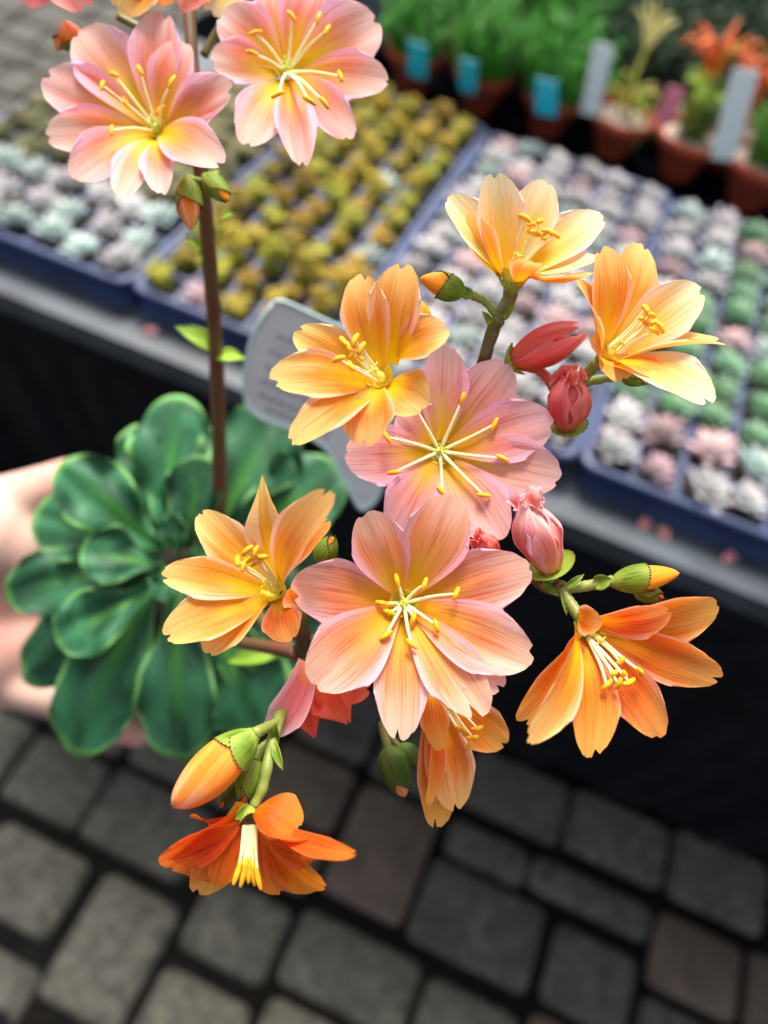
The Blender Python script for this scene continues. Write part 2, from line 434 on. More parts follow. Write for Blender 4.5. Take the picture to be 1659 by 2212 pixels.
# black cloth spread over the back of the table, under the clay pots
m = MB()
nx, ny = 80, 40; vs = []; 
for i in range(nx+1):
    for j in range(ny+1):
        x = -.82+3.6*i/nx; y = 1.215+2.3*j/ny
        vs.append((x, y, TZ+.004+.003*math.sin(x*19+y*7)+.002*math.sin(y*31)))
m.add(vs, [(i*(ny+1)+j, (i+1)*(ny+1)+j, (i+1)*(ny+1)+j+1, i*(ny+1)+j+1) for i in range(nx) for j in range(ny)])
tag(m.build('table_cloth', M_black), 'black cloth covering the back of the table under the clay pots', 'cloth')

# ------------------------------------------------------------------ PLUG TRAYS
M_tray = simple('tray_plastic', (.020,.038,.110), .5, .25, 12, .6)
M_soil = simple('potting_soil', (.018,.014,.011), .95, .5, 120, .2, .6, .004)
def tray(x0, x1, y0, y1, nx, ny, label):
    t = empty('plug_tray', ((x0+x1)/2, (y0+y1)/2, TZ), label, 'tray', 'plug trays side by side on the table')
    zt = TZ+.045; m = MB(); e = .010
    # outer wall with a rolled lip
    prof = [(0,.0),(.005,.026),(.001,.029),(-.002,.032),(-.002,.036),(0,.038),(.005,.038),(.007,.036),(.008,.030)]
    def rr(ins, z, c=.018):
        a0,a1,b0,b1 = x0+ins,x1-ins,y0+ins,y1-ins; pts = []
        for (cx,cy,a) in ((a1-c,b1-c,0),(a0+c,b1-c,90),(a0+c,b0+c,180),(a1-c,b0+c,270)):
            for q in (0,22.5,45,67.5,90): pts.append((cx+c*math.cos(math.radians(a+q)), cy+c*math.sin(math.radians(a+q)), z))
        return pts
    v = []
    for ins, z in prof: v += rr(ins, TZ+z)
    n = 20
    f = [(i*n+k, i*n+(k+1)%n, (i+1)*n+(k+1)%n, (i+1)*n+k) for i in range(len(prof)-1) for k in range(n)]
    m.add(v, f); m.build('tray_body', M_tray, t)
    g = MB(); dx = (x1-x0-.014)/nx; dy = (y1-y0-.014)/ny
    for i in range(1, nx): xx = x0+.007+dx*i; g.box(xx-.003, xx+.003, y0+.0075, y1-.0075, TZ+.01, TZ+.0315)
    for j in range(1, ny): yy = y0+.007+dy*j; g.box(x0+.0075, x1-.0075, yy-.003, yy+.003, TZ+.01, TZ+.0308)
    g.build('cell_grid', M_tray, t, smooth=False)
    s = MB(); s.add([(x0+.007,y0+.007,TZ+.026),(x1-.007,y0+.007,TZ+.026),(x1-.007,y1-.007,TZ+.026),(x0+.007,y1-.007,TZ+.026)], [(0,1,2,3)])
    s.build('potting_soil', M_soil, t, smooth=False)
    return [(x0+.007+dx*(i+.5), y0+.007+dy*(j+.5), i, j) for i in range(nx) for j in range(ny)]

# ------------------------------------------------------------------ SUCCULENTS
def succ_mat(name, inner, outer, tipc, hv=.3, rough=.55):
    b = NB(name); uv = b.n('ShaderNodeUVMap').outputs[0]; sp = b.n('ShaderNodeSeparateXYZ'); b.l(uv, sp.inputs[0])
    rad, v = sp.outputs[0], sp.outputs[1]; rnd = b.n('ShaderNodeObjectInfo').outputs['Random']
    c = b.mix(b.smooth(rad, .15, .9), inner, outer); c = b.mix(b.smooth(v, .6, 1.0), c, tipc)
    nz = b.noise(b.obj(), 120, 3); c = b.mix(b.math('MULTIPLY', b.smooth(nz, .4, .7), .3), c, tipc)
    h = b.n('ShaderNodeHueSaturation'); b.l(c, h.inputs['Color']); b.l(b.math('ADD', b.math('MULTIPLY', rnd, hv*2), 1-hv), h.inputs['Value'])
    b.l(b.math('ADD', b.math('MULTIPLY', b.math('FRACT', b.math('MULTIPLY', rnd, 17.0)), .03), .485), h.inputs['Hue'])
    b.l(h.outputs[0], b.bsdf.inputs['Base Color']); b.bsdf.inputs['Roughness'].default_value = rough
    return b.mat
S_white = succ_mat('pale_rosette', (.30,.44,.38), (.42,.47,.46), (.52,.42,.43), .28)
S_blue = succ_mat('mint_rosette', (.24,.44,.36), (.33,.46,.45), (.48,.50,.46), .28)
S_pink = succ_mat('pink_rosette', (.36,.42,.36), (.46,.36,.37), (.52,.30,.32), .28)
S_green = succ_mat('green_rosette', (.16,.36,.12), (.08,.22,.12), (.20,.32,.20), .28)
S_gold = succ_mat('golden_shoot', (.46,.43,.02), (.36,.30,.015), (.44,.25,.03), .3)
S_golg = succ_mat('golden_green_shoot', (.38,.43,.02), (.30,.32,.015), (.40,.33,.03), .3)
S_olive = succ_mat('olive_shoot', (.10,.15,.03), (.10,.12,.04), (.20,.16,.07), .3)

def fat_leaf(mb, c, dirh, el, L, W, th, rad):
    """one fleshy pointed leaf rising at elevation el from c"""
    d = np.array([dirh[0]*math.cos(el), dirh[1]*math.cos(el), math.sin(el)]); s = np.array([-dirh[1], dirh[0], 0]); N = np.cross(s, d)*-1
    if N[2] < 0: N = -N
    v = []; uv = []; prof = ((0,.35),(.3,.8),(.62,1),(.85,.62),(1,.05))
    for t, w_ in prof:
        for a in range(6):
            an = 2*math.pi*a/6
            v.append(np.asarray(c)+d*L*t+s*math.cos(an)*W*w_/2+N*(math.sin(an)*th*w_*.5+.18*L*t*t)); uv.append((rad, t))
    f = [(i*6+k, i*6+(k+1)%6, (i+1)*6+(k+1)%6, (i+1)*6+k) for i in range(len(prof)-1) for k in range(6)]
    f.append(tuple(range(24,30))); mb.add(v, f, 0, uv)

def rosette_mesh(name, mat, R_, n, seed, flat=.3):
    rs = random.Random(seed); m = MB()
    for i in range(n):
        t = (i+.5)/n; a = i*2.39996+rs.uniform(-.1,.1)
        el = math.radians(82-66*t**.8)+rs.uniform(-.08,.08); L = R_*(.38+.62*t)*rs.uniform(.9,1.08)
        fat_leaf(m, (0,0,R_*.32*(1-t)), (math.cos(a), math.sin(a)), el, L, R_*.40*(.6+.4*t), R_*.18, t)
    return m.build(name, mat)

def clump_mesh(name, mat, R_, heads, seed, hgt=.02):
    rs = random.Random(seed); m = MB()
    for h in range(heads):
        a = h*2.4; r = R_*.66*math.sqrt((h+.2)/heads); cx, cy = r*math.cos(a), r*math.sin(a)
        hr = R_*rs.uniform(.40,.55); cz = hgt*rs.uniform(.6,1.1)*(1-.3*r/R_)
        tube(m, [(cx*.5,cy*.5,-.004),(cx,cy,cz)], hr*.2, 5)
        for i in range(11):
            t = (i+.5)/11; b_ = i*2.4+h; el = math.radians(80-75*t)
            fat_leaf(m, (cx,cy,cz-hr*.2*t), (math.cos(b_),math.sin(b_)), el, hr*(.5+.5*t), hr*.5, hr*.32, t)
    return m.build(name, mat)

protos = {}
def proto(key, maker, n=3):
    protos[key] = [maker(i) for i in range(n)]
proto('white', lambda i: rosette_mesh('pale_succulent', S_white, .026, 30, i))
proto('mint', lambda i: rosette_mesh('mint_succulent', S_blue, .025, 30, 10+i))
proto('pink', lambda i: rosette_mesh('pink_succulent', S_pink, .025, 28, 20+i))
proto('green', lambda i: rosette_mesh('green_succulent', S_green, .027, 34, 30+i))
proto('gold', lambda i: clump_mesh('golden_succulent', [S_gold, S_golg, S_gold][i], .021, 6, 40+i, .022))
proto('olive', lambda i: clump_mesh('olive_succulent', S_olive, .026, 9, 50+i, .016))
used = set(); rs_ = random.Random(11)
def put(key, x, y, z, s, label, group, cat='succulent'):
    k = rs_.randrange(3); src = protos[key][k]
    if (key, k) in used: o = src.copy(); COL.objects.link(o)
    else: o = src; used.add((key, k))
    jx = .002 if key == 'gold' else .005
    o.location = (x+rs_.uniform(-jx,jx), y+rs_.uniform(-.005,.005), z)
    o.rotation_euler = (rs_.uniform(-.22,.22), rs_.uniform(-.22,.22), rs_.choice((0,3.14,.2,3.3)) if key == 'gold' else rs_.uniform(0,6.28)); sc_ = s*(1.16 if key == 'gold' else 1.12)*rs_.uniform(.86,1.12); o.scale = (sc_*(.80 if key == 'gold' else 1), sc_*rs_.uniform(.92,1.08), sc_*rs_.uniform(.85,1.35 if key == 'gold' else 1.15))
    tag(o, label, cat, group); return o

SZ = TZ+.030
ORD = ['first','second','third','fourth','fifth','sixth','seventh','eighth','ninth','tenth','eleventh','twelfth','thirteenth','fourteenth']
def lab(what, where, i, j):
    return '%s, %s in the %s row back in %s' % (what, 'leftmost' if i == 0 else ORD[i]+' from left', ORD[j], where)
# far left tray: pale rosettes in front, olive ones behind
for x, y, i, j in tray(-.815, -.479, .562, 1.04, 7, 10, 'dark blue plug tray at the left end with pale and olive succulents'):
    if j < 3: put('mint' if rs_.random() < .4 else 'white' if rs_.random() < .8 else 'pink', x, y, SZ, rs_.uniform(.95,1.15), lab('pale rosette', 'the leftmost tray', i, j), 'pale rosettes in the leftmost tray')
    else: put('olive', x, y, SZ, rs_.uniform(.95,1.2), lab('olive clump', 'the leftmost tray', i, j), 'olive clumps in the leftmost tray')
# golden tray
for x, y, i, j in tray(-.474, -.238, .562, 1.16, 5, 14, 'dark blue plug tray full of golden succulents'):
    if (i, j) in ((1, 0), (3, 8), (4, 4)):
        put('pink' if j == 0 else 'mint', x, y, SZ, 1.0, lab('odd pale rosette', 'the golden tray', i, j), 'odd pale rosettes in the golden tray'); continue
    put('gold', x, y, SZ, rs_.uniform(.95,1.2), lab('golden clump', 'its tray', i, j), 'golden succulents in their tray')
# white and pink tray
for x, y, i, j in tray(-.233, .052, .562, 1.15, 6, 13, 'dark blue plug tray of white and pinkish rosettes in the middle'):
    k = rs_.choice(['white','white','white','mint','pink'])
    put(k, x, y, SZ, rs_.uniform(.88,1.06), lab({'white':'whitish','mint':'mint','pink':'pinkish'}[k]+' rosette', 'the middle tray', i, j), k+' rosettes in the middle tray')
# right tray: whites in front and on the far left, greens elsewhere
for x, y, i, j in tray(.058, .352, .562, 1.13, 6, 11, 'dark blue plug tray at the right holding green and whitish rosettes'):
    if j <= 1 or (i == 0 and 4 < j) or (i == 1 and j > 6) or (j in (5, 9) and i > 1):
        k = rs_.choice(['white','mint','pink']); put(k, x, y, SZ, rs_.uniform(.98,1.2), lab({'white':'whitish','mint':'mint','pink':'pinkish'}[k]+' rosette', 'the right tray', i, j), k+' rosettes in the right tray')
    else: put('green', x, y, SZ, rs_.uniform(.95,1.1), lab('green rosette', 'the right tray', i, j), 'green rosettes in the right tray')
for x, y, i, j in tray(.358, .650, .562, 1.13, 6, 11, 'dark blue plug tray cut off by the right edge of the picture'):
    if i < 3:
        if j % 4 == 3: put('gold', x, y, SZ, 1.1, lab('yellow green clump', 'the edge tray', i, j), 'yellow clumps in the far right tray')
        elif j <= 2: put('white', x, y, SZ, 1.05, lab('whitish rosette', 'the edge tray', i, j), 'whitish rosettes in the far right tray')
        else: put('green', x, y, SZ, 1.05, lab('green rosette', 'the edge tray', i, j), 'green rosettes in the far right tray')
for key, lst in protos.items():
    for i, o in enumerate(lst):
        if (key, i) not in used: bpy.data.objects.remove(o)

# fallen petals on the table edge
for (u, v, a) in ((325, 716, .3), (1392, 1132, 1.2), (1432, 1152, 2.2), (1575, 1205, .8)):
    p = PZ(u, v, TZ+.001); dr = np.array([math.cos(a), math.sin(a), 0])
    o = blade('fallen_petal', p-dr*.008, p+dr*.008+np.array([0,0,.001]), .011, np.array([0,0,1.]), PAL['blush'], None, cup=.12, nv=8, nu=6)
    tag(o, {325:'pink petal fallen on the left part of the table edge',1392:'pink petal on the table edge left of its neighbour below the right tray',1432:'pale petal on the table edge right beside another one',1575:'dull pink petal on the table edge at the right side of the picture'}[u], 'petal', 'fallen petals on the table edge')

# ------------------------------------------------------------------ CLAY POTS
M_clay = simple('terracotta', (.30,.045,.018), .8, .2, 40, .3, .2, .002)
def gravel_mat():
    b = NB('grit'); o = b.obj(); vo = b.n('ShaderNodeTexVoronoi'); vo.inputs['Scale'].default_value = 220; b.l(o, vo.inputs['Vector'])
    rp = b.n('ShaderNodeValToRGB'); sp = b.n('ShaderNodeSeparateColor'); b.l(vo.outputs['Color'], sp.inputs[0]); b.l(sp.outputs[0], rp.inputs[0])
    rp.color_ramp.elements[0].color = (.08,.06,.045,1); rp.color_ramp.elements[1].color = (.62,.50,.40,1)
    b.l(rp.outputs[0], b.bsdf.inputs['Base Color']); b.bsdf.inputs['Roughness'].default_value = .9; b.bump(vo.outputs['Distance'], .8, .004); return b.mat
M_grit = gravel_mat()
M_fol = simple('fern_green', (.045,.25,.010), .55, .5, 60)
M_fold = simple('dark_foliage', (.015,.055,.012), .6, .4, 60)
M_yel = simple('yellow_stem', (.50,.50,.10), .5, .25, 40)
M_yg = simple('yellow_green_leaf', (.24,.36,.02), .5, .4, 50)
M_org = simple('orange_foliage', (.75,.13,.015), .5, .4, 50)
M_cream = simple('cream_flower', (.72,.62,.22), .5, .15, 60)
M_tagb = simple('tag_blue', (.01,.42,.60), .4, .05, 10)
M_tagw = simple('tag_white', (.62,.70,.75), .4, .06, 10)
M_tagp = simple('tag_pink', (.72,.20,.30), .4, .06, 10)
M_ink = simple('ink', (.34,.36,.41), .7, .1, 10)

def lathe(mb, c, prof, seg=28, m=0):
    v = []; n = len(prof)
    for r, z in prof:
        for k in range(seg):
            a = 2*math.pi*k/seg; v.append((c[0]+r*math.cos(a), c[1]+r*math.sin(a), c[2]+z))
    f = [(i*seg+k, i*seg+(k+1)%seg, (i+1)*seg+(k+1)%seg, (i+1)*seg+k) for i in range(n-1) for k in range(seg)]
    mb.add(v, f, m)

def clay_pot(x, y, plant, label, s=1.0):
    t = empty('potted_plant', (x, y, TZ), label, 'potted plant', 'clay pots at the back of the table')
    R1, R0, H = .049*s, .022*s, .066*s; z = TZ+.008
    m = MB(); lathe(m, (x,y,z), [(0.001,0),(R0,0),(R0*1.03,.002),(R1*.90,H*.78),(R1,H*.78),(R1*1.04,H),(R1*.97,H),(R1*.90,H*.80),(R1*.86,H*.74)])
    m.build('clay_pot', M_clay, t)
    g = MB(); lathe(g, (x,y,z), [(R1*.90,H*.86),(R1*.6,H*.91),(.001,H*.93)]); g.build('grit', M_grit, t)
    top = np.array([x, y, z+H*.9]); rs = random.Random(int(x*1000)+int(y*77)); plant(t, top, rs, s); return t

def fern(rad, hgt, n, mat=M_fol):
    def f(t, top, rs, s):
        m = MB()
        for i in range(n):
            # upright stalk with many fine side needles
            a = rs.uniform(0, 6.28); r = rad*math.sqrt(rs.random()); h = hgt*rs.uniform(.55, 1)*(1-.35*(r/rad)**2)
            b0 = top+np.array([math.cos(a)*r*.55, math.sin(a)*r*.55, -.006]); b1 = top+np.array([math.cos(a)*r, math.sin(a)*r, h])
            tube(m, [b0, (b0+b1)/2+np.array([0,0,h*.1]), b1], .0008, 3, cap=False)
            for k in range(46):
                q = rs.uniform(.05, 1.02); c = b0+(b1-b0)*q; d = norm([rs.gauss(0,1), rs.gauss(0,1), rs.gauss(.4,.6)]); L = rs.uniform(.008,.017)
                s_ = norm(np.cross(d, [rs.random(), .3, 1]))*.0016
                m.add([c, c+d*L*.5+s_, c+d*L, c+d*L*.5-s_], [(0,1,2,3)])
        m.build('foliage', mat, t, smooth=False)
    return f

def strap(specs):
    """specs: list of (name, mat, dx, dy, dz list of points, radius)"""
    def f(t, top, rs, s):
        for name, mat, n, spread, h, r, droop in specs:
            m = MB()
            for i in range(n):
                a = rs.uniform(0, 6.28) if n > 1 else -.6; q = rs.uniform(.5, 1)*spread
                e = top+np.array([math.cos(a)*q, math.sin(a)*q, h*rs.uniform(.7,1)])
                mid = top+np.array([math.cos(a)*q*.35, math.sin(a)*q*.35, h*rs.uniform(.55,.8)])
                pts = catmull([top+np.array([math.cos(a)*.008, math.sin(a)*.008, -.003]), mid, e, e+np.array([math.cos(a)*q*.3, math.sin(a)*q*.3, -droop])], 6)
                tube(m, pts, lambda tt: r*(1-.75*tt), 6, flat=.45)
            m.build(name, mat, t)
    return f

def both(*fs):
    def f(t, top, rs, s):
        for g in fs: g(t, top, rs, s)
    return f

def claw(t, top, rs, s):
    """pale stalk ending in a claw of cream fingers"""
    base = top+np.array([.01, 0, 0]); tip = PZc(1372, 165, base[1]+.03); m = MB()
    head = PZc(1400, 95, base[1]+.03)
    tube(m, catmull([base, (base+tip)/2+np.array([.004,0,.0]), tip, head], 6), lambda q: .0042-.001*q, 8); m.build('stalk', M_yel, t)
    m = MB()
    for (u, v) in ((1378, 20), (1398, -5), (1420, 5), (1448, 30), (1462, 48)):
        e = PZc(u, v, base[1]+.03+rs.uniform(-.01,.01)); tube(m, catmull([head-np.array([0,0,.004]), (head+e)/2+np.array([0,0,.006]), e], 5), lambda q: .0048*(1-.6*q), 7)
    m.build('flower_head', M_cream, t)

def PZc(u, v, Y):
    r = cam2w([(u-829.5)/FPX, (v-1106)/FPX, 1.0]); return CAMPOS+r*(Y/r[1])

orange_arms = strap([('stem', M_yg, 7, .03, .11, .003, .0), ('orange_shoot', M_org, 15, .05, .12, .0075, .012)])
PY = 1.262
clay_pot(-.403, PY, fern(.068, .11, 90), 'clay pot with bright green feathery plant, leftmost of the front pot row')
clay_pot(-.287, PY, fern(.072, .125, 100), 'clay pot with tall feathery green plant, second of the front pot row')
clay_pot(-.168, PY, fern(.082, .13, 130), 'clay pot with the widest feathery green plant, third of the front pot row')
clay_pot(-.057, PY, both(strap([('trailing_stem', M_yg, 9, .055, .035, .0035, .05), ('leaf', M_yel, 6, .04, .06, .004, .02)]), claw), 'clay pot with yellow trailing stems and a pale claw shaped flower stalk')
clay_pot(.051, PY, both(strap([('upright_leaf', M_yg, 16, .035, .085, .0045, .0)]), fern(.035,.09,26, simple('olive_fern', (.11,.19,.02), .6,.4))), 'clay pot with yellow green upright leaves beside the pink tag', 1.05)
clay_pot(.166, 1.245, both(strap([('upright_leaf', M_yg, 12, .04, .09, .004, .0)]), fern(.045,.11,40)), 'clay pot with green leaves beside the big white tag, rightmost in front', 1.12)
# second row
clay_pot(-.34, 1.40, fern(.08, .17, 90, M_fol), 'pot with dark feathery plant behind the two leftmost clay pots')
clay_pot(-.21, 1.41, fern(.09, .19, 120), 'pot with green feathery plant behind the third clay pot')
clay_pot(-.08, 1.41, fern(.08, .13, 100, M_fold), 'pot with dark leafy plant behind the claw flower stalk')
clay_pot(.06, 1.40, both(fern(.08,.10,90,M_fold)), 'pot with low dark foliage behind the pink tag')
q_ = PZc(1520, 190, 1.36); clay_pot(q_[0], q_[1], orange_arms, 'pot with upright orange red shoots left of its twin at the top right')
q_ = PZc(1635, 190, 1.34); clay_pot(q_[0], q_[1], orange_arms, 'pot with upright orange red shoots at the right edge of the picture')
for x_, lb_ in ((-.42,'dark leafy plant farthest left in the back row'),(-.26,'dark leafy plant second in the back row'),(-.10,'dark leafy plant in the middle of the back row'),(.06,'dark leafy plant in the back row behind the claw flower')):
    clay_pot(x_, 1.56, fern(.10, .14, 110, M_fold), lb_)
clay_pot(.27, 1.24, both(fern(.05,.10,50), strap([('upright_leaf', M_yg, 8, .04, .12, .004, .0)])), 'clay pot with green leaves cut off by the right edge')

def card(name, c, up, side, w_, h_, mat, th=.0008, rc=.006):
    m = MB(); c = np.asarray(c); up = norm(up); side = norm(side-up*(up@side)); N = np.cross(side, up); pts = []
    for (sx, sy, a0) in ((1,1,0),(-1,1,90),(-1,-1,180),(1,-1,270)):
        for q in (0,30,60,90):
            a = math.radians(a0+q); pts.append((sx*(w_/2-rc)+rc*math.cos(a), sy*(h_/2-rc)+rc*math.sin(a)))
    n = len(pts)
    v = [c+side*x+up*y+N*th/2 for x, y in pts]+[c+side*x+up*y-N*th/2 for x, y in pts]
    m.add(v, [tuple(range(n)), tuple(range(n, 2*n))[::-1]]+[(k, k+n, (k+1)%n+n, (k+1)%n) for k in range(n)])
    return m.build(name, mat, None, smooth=False)

def pot_tag(u0, v0, u1, v1, Y, wpx, mat, label):
    a = PZc(u0, v0, Y-.012); b = PZc(u1, v1, Y+.012); r = np.linalg.norm(b-CAMPOS)
    o = card('plant_tag', (a+b)/2, a-b, np.array([1.,0,0]), wpx/FPX*r, np.linalg.norm(a-b), mat, rc=.002)
    tag(o, label, 'plant tag', 'plant tags in the clay pots')
pot_tag(903, 92, 901, 168, 1.180, 38, M_tagb, 'bright blue tag in the leftmost clay pot')
pot_tag(1013, 130, 1009, 200, 1.180, 34, M_tagb, 'bright blue tag in the second clay pot, lowest saturated of its row')
pot_tag(1181, 172, 1180, 250, 1.170, 42, M_tagb, 'bright blue tag in the third clay pot under the widest plant')
pot_tag(1305, 95, 1272, 248, 1.205, 34, M_tagw, 'tall white tag beside the yellow trailing stems')
pot_tag(1462, 190, 1428, 268, 1.205, 30, M_tagp, 'pink tag stuck in the fifth clay pot')
pot_tag(1612, 150, 1560, 345, 1.19, 42, M_tagw, 'large white tag stuck in the clay pot at the right edge')

# pale plastic bucket behind the golden tray
p = PZc(822, 150, 1.40); m = MB()
lathe(m, (p[0], p[1], TZ+.008), [(.001,0),(.045,0),(.06,.13),(.064,.13),(.064,.137),(.057,.137),(.045,.01)])
tag(m.build('plastic_bucket', simple('grey_plastic', (.30,.36,.42), .5, .1, 10)), 'pale grey plastic pot behind the golden succulents', 'pot')

# ------------------------------------------------------------------ THE FLOWERING PLANT IN THE HAND
plant = empty('flowering_plant', tuple(P(406, 1387, .40)), 'leafy rosette plant held in the foreground with orange and pink flowers', 'flowering plant')
def part_empty(name, loc, label=None):
    o = bpy.data.objects.new(name, None); o.empty_display_size = .005; COL.objects.link(o)
    o.parent = plant; o.location = Vector(loc)-plant.location
    if label: o['label'] = label
    return o

def stem(pts, r0, r1=None, mat=M_stemg, parent=plant, name='stem'):
    r1 = r0 if r1 is None else r1
    m = MB(); path = catmull([P(*p) for p in pts], 8); tube(m, path, lambda t: r0+(r1-r0)*t+.00008*math.sin(t*40), 10); return m.build(name, mat, parent)

def bract(b, t, w_, mat=M_green, parent=plant, dots=True, n=None):
    B, T = P(*b), P(*t); n = ndir(0,.2,1) if n is None else n
    wm = w_/FPX*b[2]
    blade('bract', B, T, wm, n, mat, parent, bow=.12, cup=.3, notch=(0,0,.1), wb=.7, wmax=.3, wtip=.15, point=.1, nv=10, nu=6, thick=.0003, pw=.6, jag=0)

def glands(mb, pts, r=.00016):
    for p in pts: ball(mb, p, r, 1, 6, 4)

def bud(b, t, wpx, f, pal, label=None, side=0.0, mat_s=M_green, BP=.82):
    """flower bud: overlapping petals wrapped at the base by two sepals with dark glands"""
    B, T = P(*b), P(*t); D = T-B; L = np.linalg.norm(D); d = D/L; R_ = wpx/FPX*(b[2]+t[2])/2/2
    ref = norm(np.cross(d, ndir(0,0,1))); s = ref; q = np.cross(d, s)
    e = part_empty('flower_bud', B, label)
    m = MB(); seg = 36; rows = 20; v = []; uv = []
    def prof(x): return (math.sin(math.pi*min(1, x**BP))**(.52 if BP > .9 else .62))*(1-.06*x) if 0 < x < 1 else 0
    for i in range(rows+1):
        x = .02+.975*i/rows
        for k in range(seg):
            a = 2*math.pi*k/seg; rr = R_*prof(x)*(1+.05*math.sin(3*a+4*x+side)+.022*abs(math.sin(2.5*a+3*x)))
            v.append(B+d*L*x+(s*math.cos(a)+q*math.sin(a))*rr); uv.append((math.sin(2.5*a+2.2*x), x))
    f_ = [(i*seg+k, i*seg+(k+1)%seg, (i+1)*seg+(k+1)%seg, (i+1)*seg+k) for i in range(rows) for k in range(seg)]
    f_.append(tuple(range(rows*seg, (rows+1)*seg)))
    m.add(v, f_, 0, uv); m.build('closed_petals', pal, e)
    if f > 0:
        for h in (0, 1):
            m = MB(); v = []; uv = []; ks = 18; rs2 = 10; edge = []
            for i in range(rs2+1):
                for k in range(ks+1):
                    a = h*math.pi+side+(-.60+1.2*k/ks)*math.pi; c = (k/ks-.5)*2
                    top = f*(1.08-.38*abs(c)**2.0)*(1.0-.10*h); x = .005+top*i/rs2
                    rr = R_*max(prof(x), .25 if i < 3 else 0)*(1.07+.03*(1-abs(c)))+.00012*(1+h)
                    p_ = B+d*L*x+(s*math.cos(a)+q*math.sin(a))*rr; v.append(p_); uv.append((c, i/rs2))
                    if i == rs2: edge.append(p_)
            m.add(v, [(i*(ks+1)+k, i*(ks+1)+k+1, (i+1)*(ks+1)+k+1, (i+1)*(ks+1)+k) for i in range(rs2) for k in range(ks)], 0, uv)
            glands(m, edge, .00021)
            m.build('sepal', [mat_s, M_gland], e)
    return e

def flower(cx, cy, cd, n, petals, pal, phi=66, anthers=(), aphi=40, label=None, calyx=None, ovary=True, bow=.10, cup=.18, r_base=.0022, throat=True, al=1.0):
    """petals: (tip u, tip v, width px, {options}); anthers: (u, v)"""
    C = P(cx, cy, cd); n = ndir(*n); e = part_empty('flower', C, label)
    for k, pt_ in enumerate(petals):
        u, v, W = pt_[:3]; op = dict(pt_[3]) if len(pt_) > 3 else {}
        ph = math.radians(op.pop('phi', phi)); bu, bv = op.pop('base', (cx, cy)); lay = op.pop('lay', 0)
        B0 = P(bu, bv, cd+op.pop('bz', 0)); d_ = op.pop('d', None)
        d_ = solve_depth(B0, cd, u, v, n, ph) if d_ is None else d_
        T = P(u, v, d_); dirv = norm(T-B0); rad = norm(dirv-n*(dirv@n))
        B1 = B0+rad*r_base - n*(.0009*(k % 3)+lay)
        T = T-norm(P(u, v, 1)-CAMPOS)*(-.0008*(k % 3)-lay)
        mm = PAL[op.pop('pal', pal)]; nn = op.pop('n', None); nn = norm(n+norm(CAMPOS-C)*op.pop('face', .7)) if nn is None else ndir(*nn)
        sv = norm(np.cross(norm(T-B0), nn)); vd = norm((T+B0)/2-CAMPOS)
        Wm = W/FPX*d_/max(.55, float(np.linalg.norm(np.cross(sv, vd))))
        op.setdefault('bow', bow); op.setdefault('cup', cup)
        rr = random.Random(k*31+int(cx)); op.setdefault('notch', (rr.uniform(-.3,.3), rr.uniform(.03,.085), rr.uniform(.05,.10)))
        blade('petal', B1, T, Wm, nn, mm, e, **op)
    if throat:
        m = MB(); ring = []
        path = [C-n*.0035, C-n*.0018, C+n*.0006]
        tube(m, path, [.0010, .0019, .0030], 16, cap=False); m.build('throat', M_throat, e)
    if ovary:
        m = MB(); ball(m, C+n*.0002, .0011, 0, 10, 6, n, 1.2)
        u1 = norm(np.cross(n, [0,0,1.])); u2 = np.cross(n, u1)
        for k in range(4):
            a = k*1.57+.5; t_ = C+n*.0036+(u1*math.cos(a)+u2*math.sin(a))*.0014
            tube(m, catmull([C+n*.0012, C+n*.0026+(t_-C)*.12, t_], 4), .00018, 6)
        m.build('pistil', M_ovary if aphi > 30 else M_throat, e)
    for k, (u, v) in enumerate(anthers):
        d_ = solve_depth(C, cd, u, v, n, math.radians(aphi)); A = P(u, v, d_)
        m = MB(); L = np.linalg.norm(A-C); rr = random.Random(k+int(cy)); dirv = norm(A-C); rad = norm(dirv-n*(dirv@n)+1e-6)
        st = C+rad*.0011+n*.0003; mid = (st+A)/2+n*L*.06+np.array([rr.uniform(-1,1) for _ in range(3)])*.0004
        tube(m, catmull([st, mid, A], 6), lambda t: .00036*(1-.5*t)+.00008, 8)
        sd_ = norm(np.cross(n, rad))*rr.uniform(-1,1)+rad*rr.uniform(.3,1)+n*rr.uniform(-.2,.2)
        sd_ = norm(sd_ if al == 1.0 else dirv+sd_*.15); hl = .00145*cd/.158*al
        p0, p1 = A-sd_*hl, A+sd_*hl
        tube(m, catmull([p0, A+n*.0003, p1], 5), lambda t: .00058*(math.sin(math.pi*min(1,max(0,.08+.84*t)))**.5), 8, m=1)
        m.build('stamen', [M_fil, M_ant], e)
    if calyx:
        (qu, qv, qd, wpx) = calyx; Q = P(qu, qv, qd); ax = norm(C-Q); m = MB(); R_ = wpx/FPX*qd/2; L = np.linalg.norm(C-Q)
        s = norm(np.cross(ax, ndir(0,0,1))); q = np.cross(ax, s); v = []; edge = []; seg = 24
        for i in range(8):
            t = i/7
            for k in range(seg):
                a = 2*math.pi*k/seg; tt = t*(1+.28*math.cos(2*a+.7)); p_ = Q+ax*L*tt*.85+(s*math.cos(a)+q*math.sin(a))*R_*(.28+.72*math.sin(t*1.5))
                v.append(p_)
                if i == 7: edge.append(p_)
        m.add(v, [(i*seg+k, i*seg+(k+1)%seg, (i+1)*seg+(k+1)%seg, (i+1)*seg+k) for i in range(7) for k in range(seg)])
        glands(m, edge); m.build('calyx', [M_green, M_gland], e)
    return e

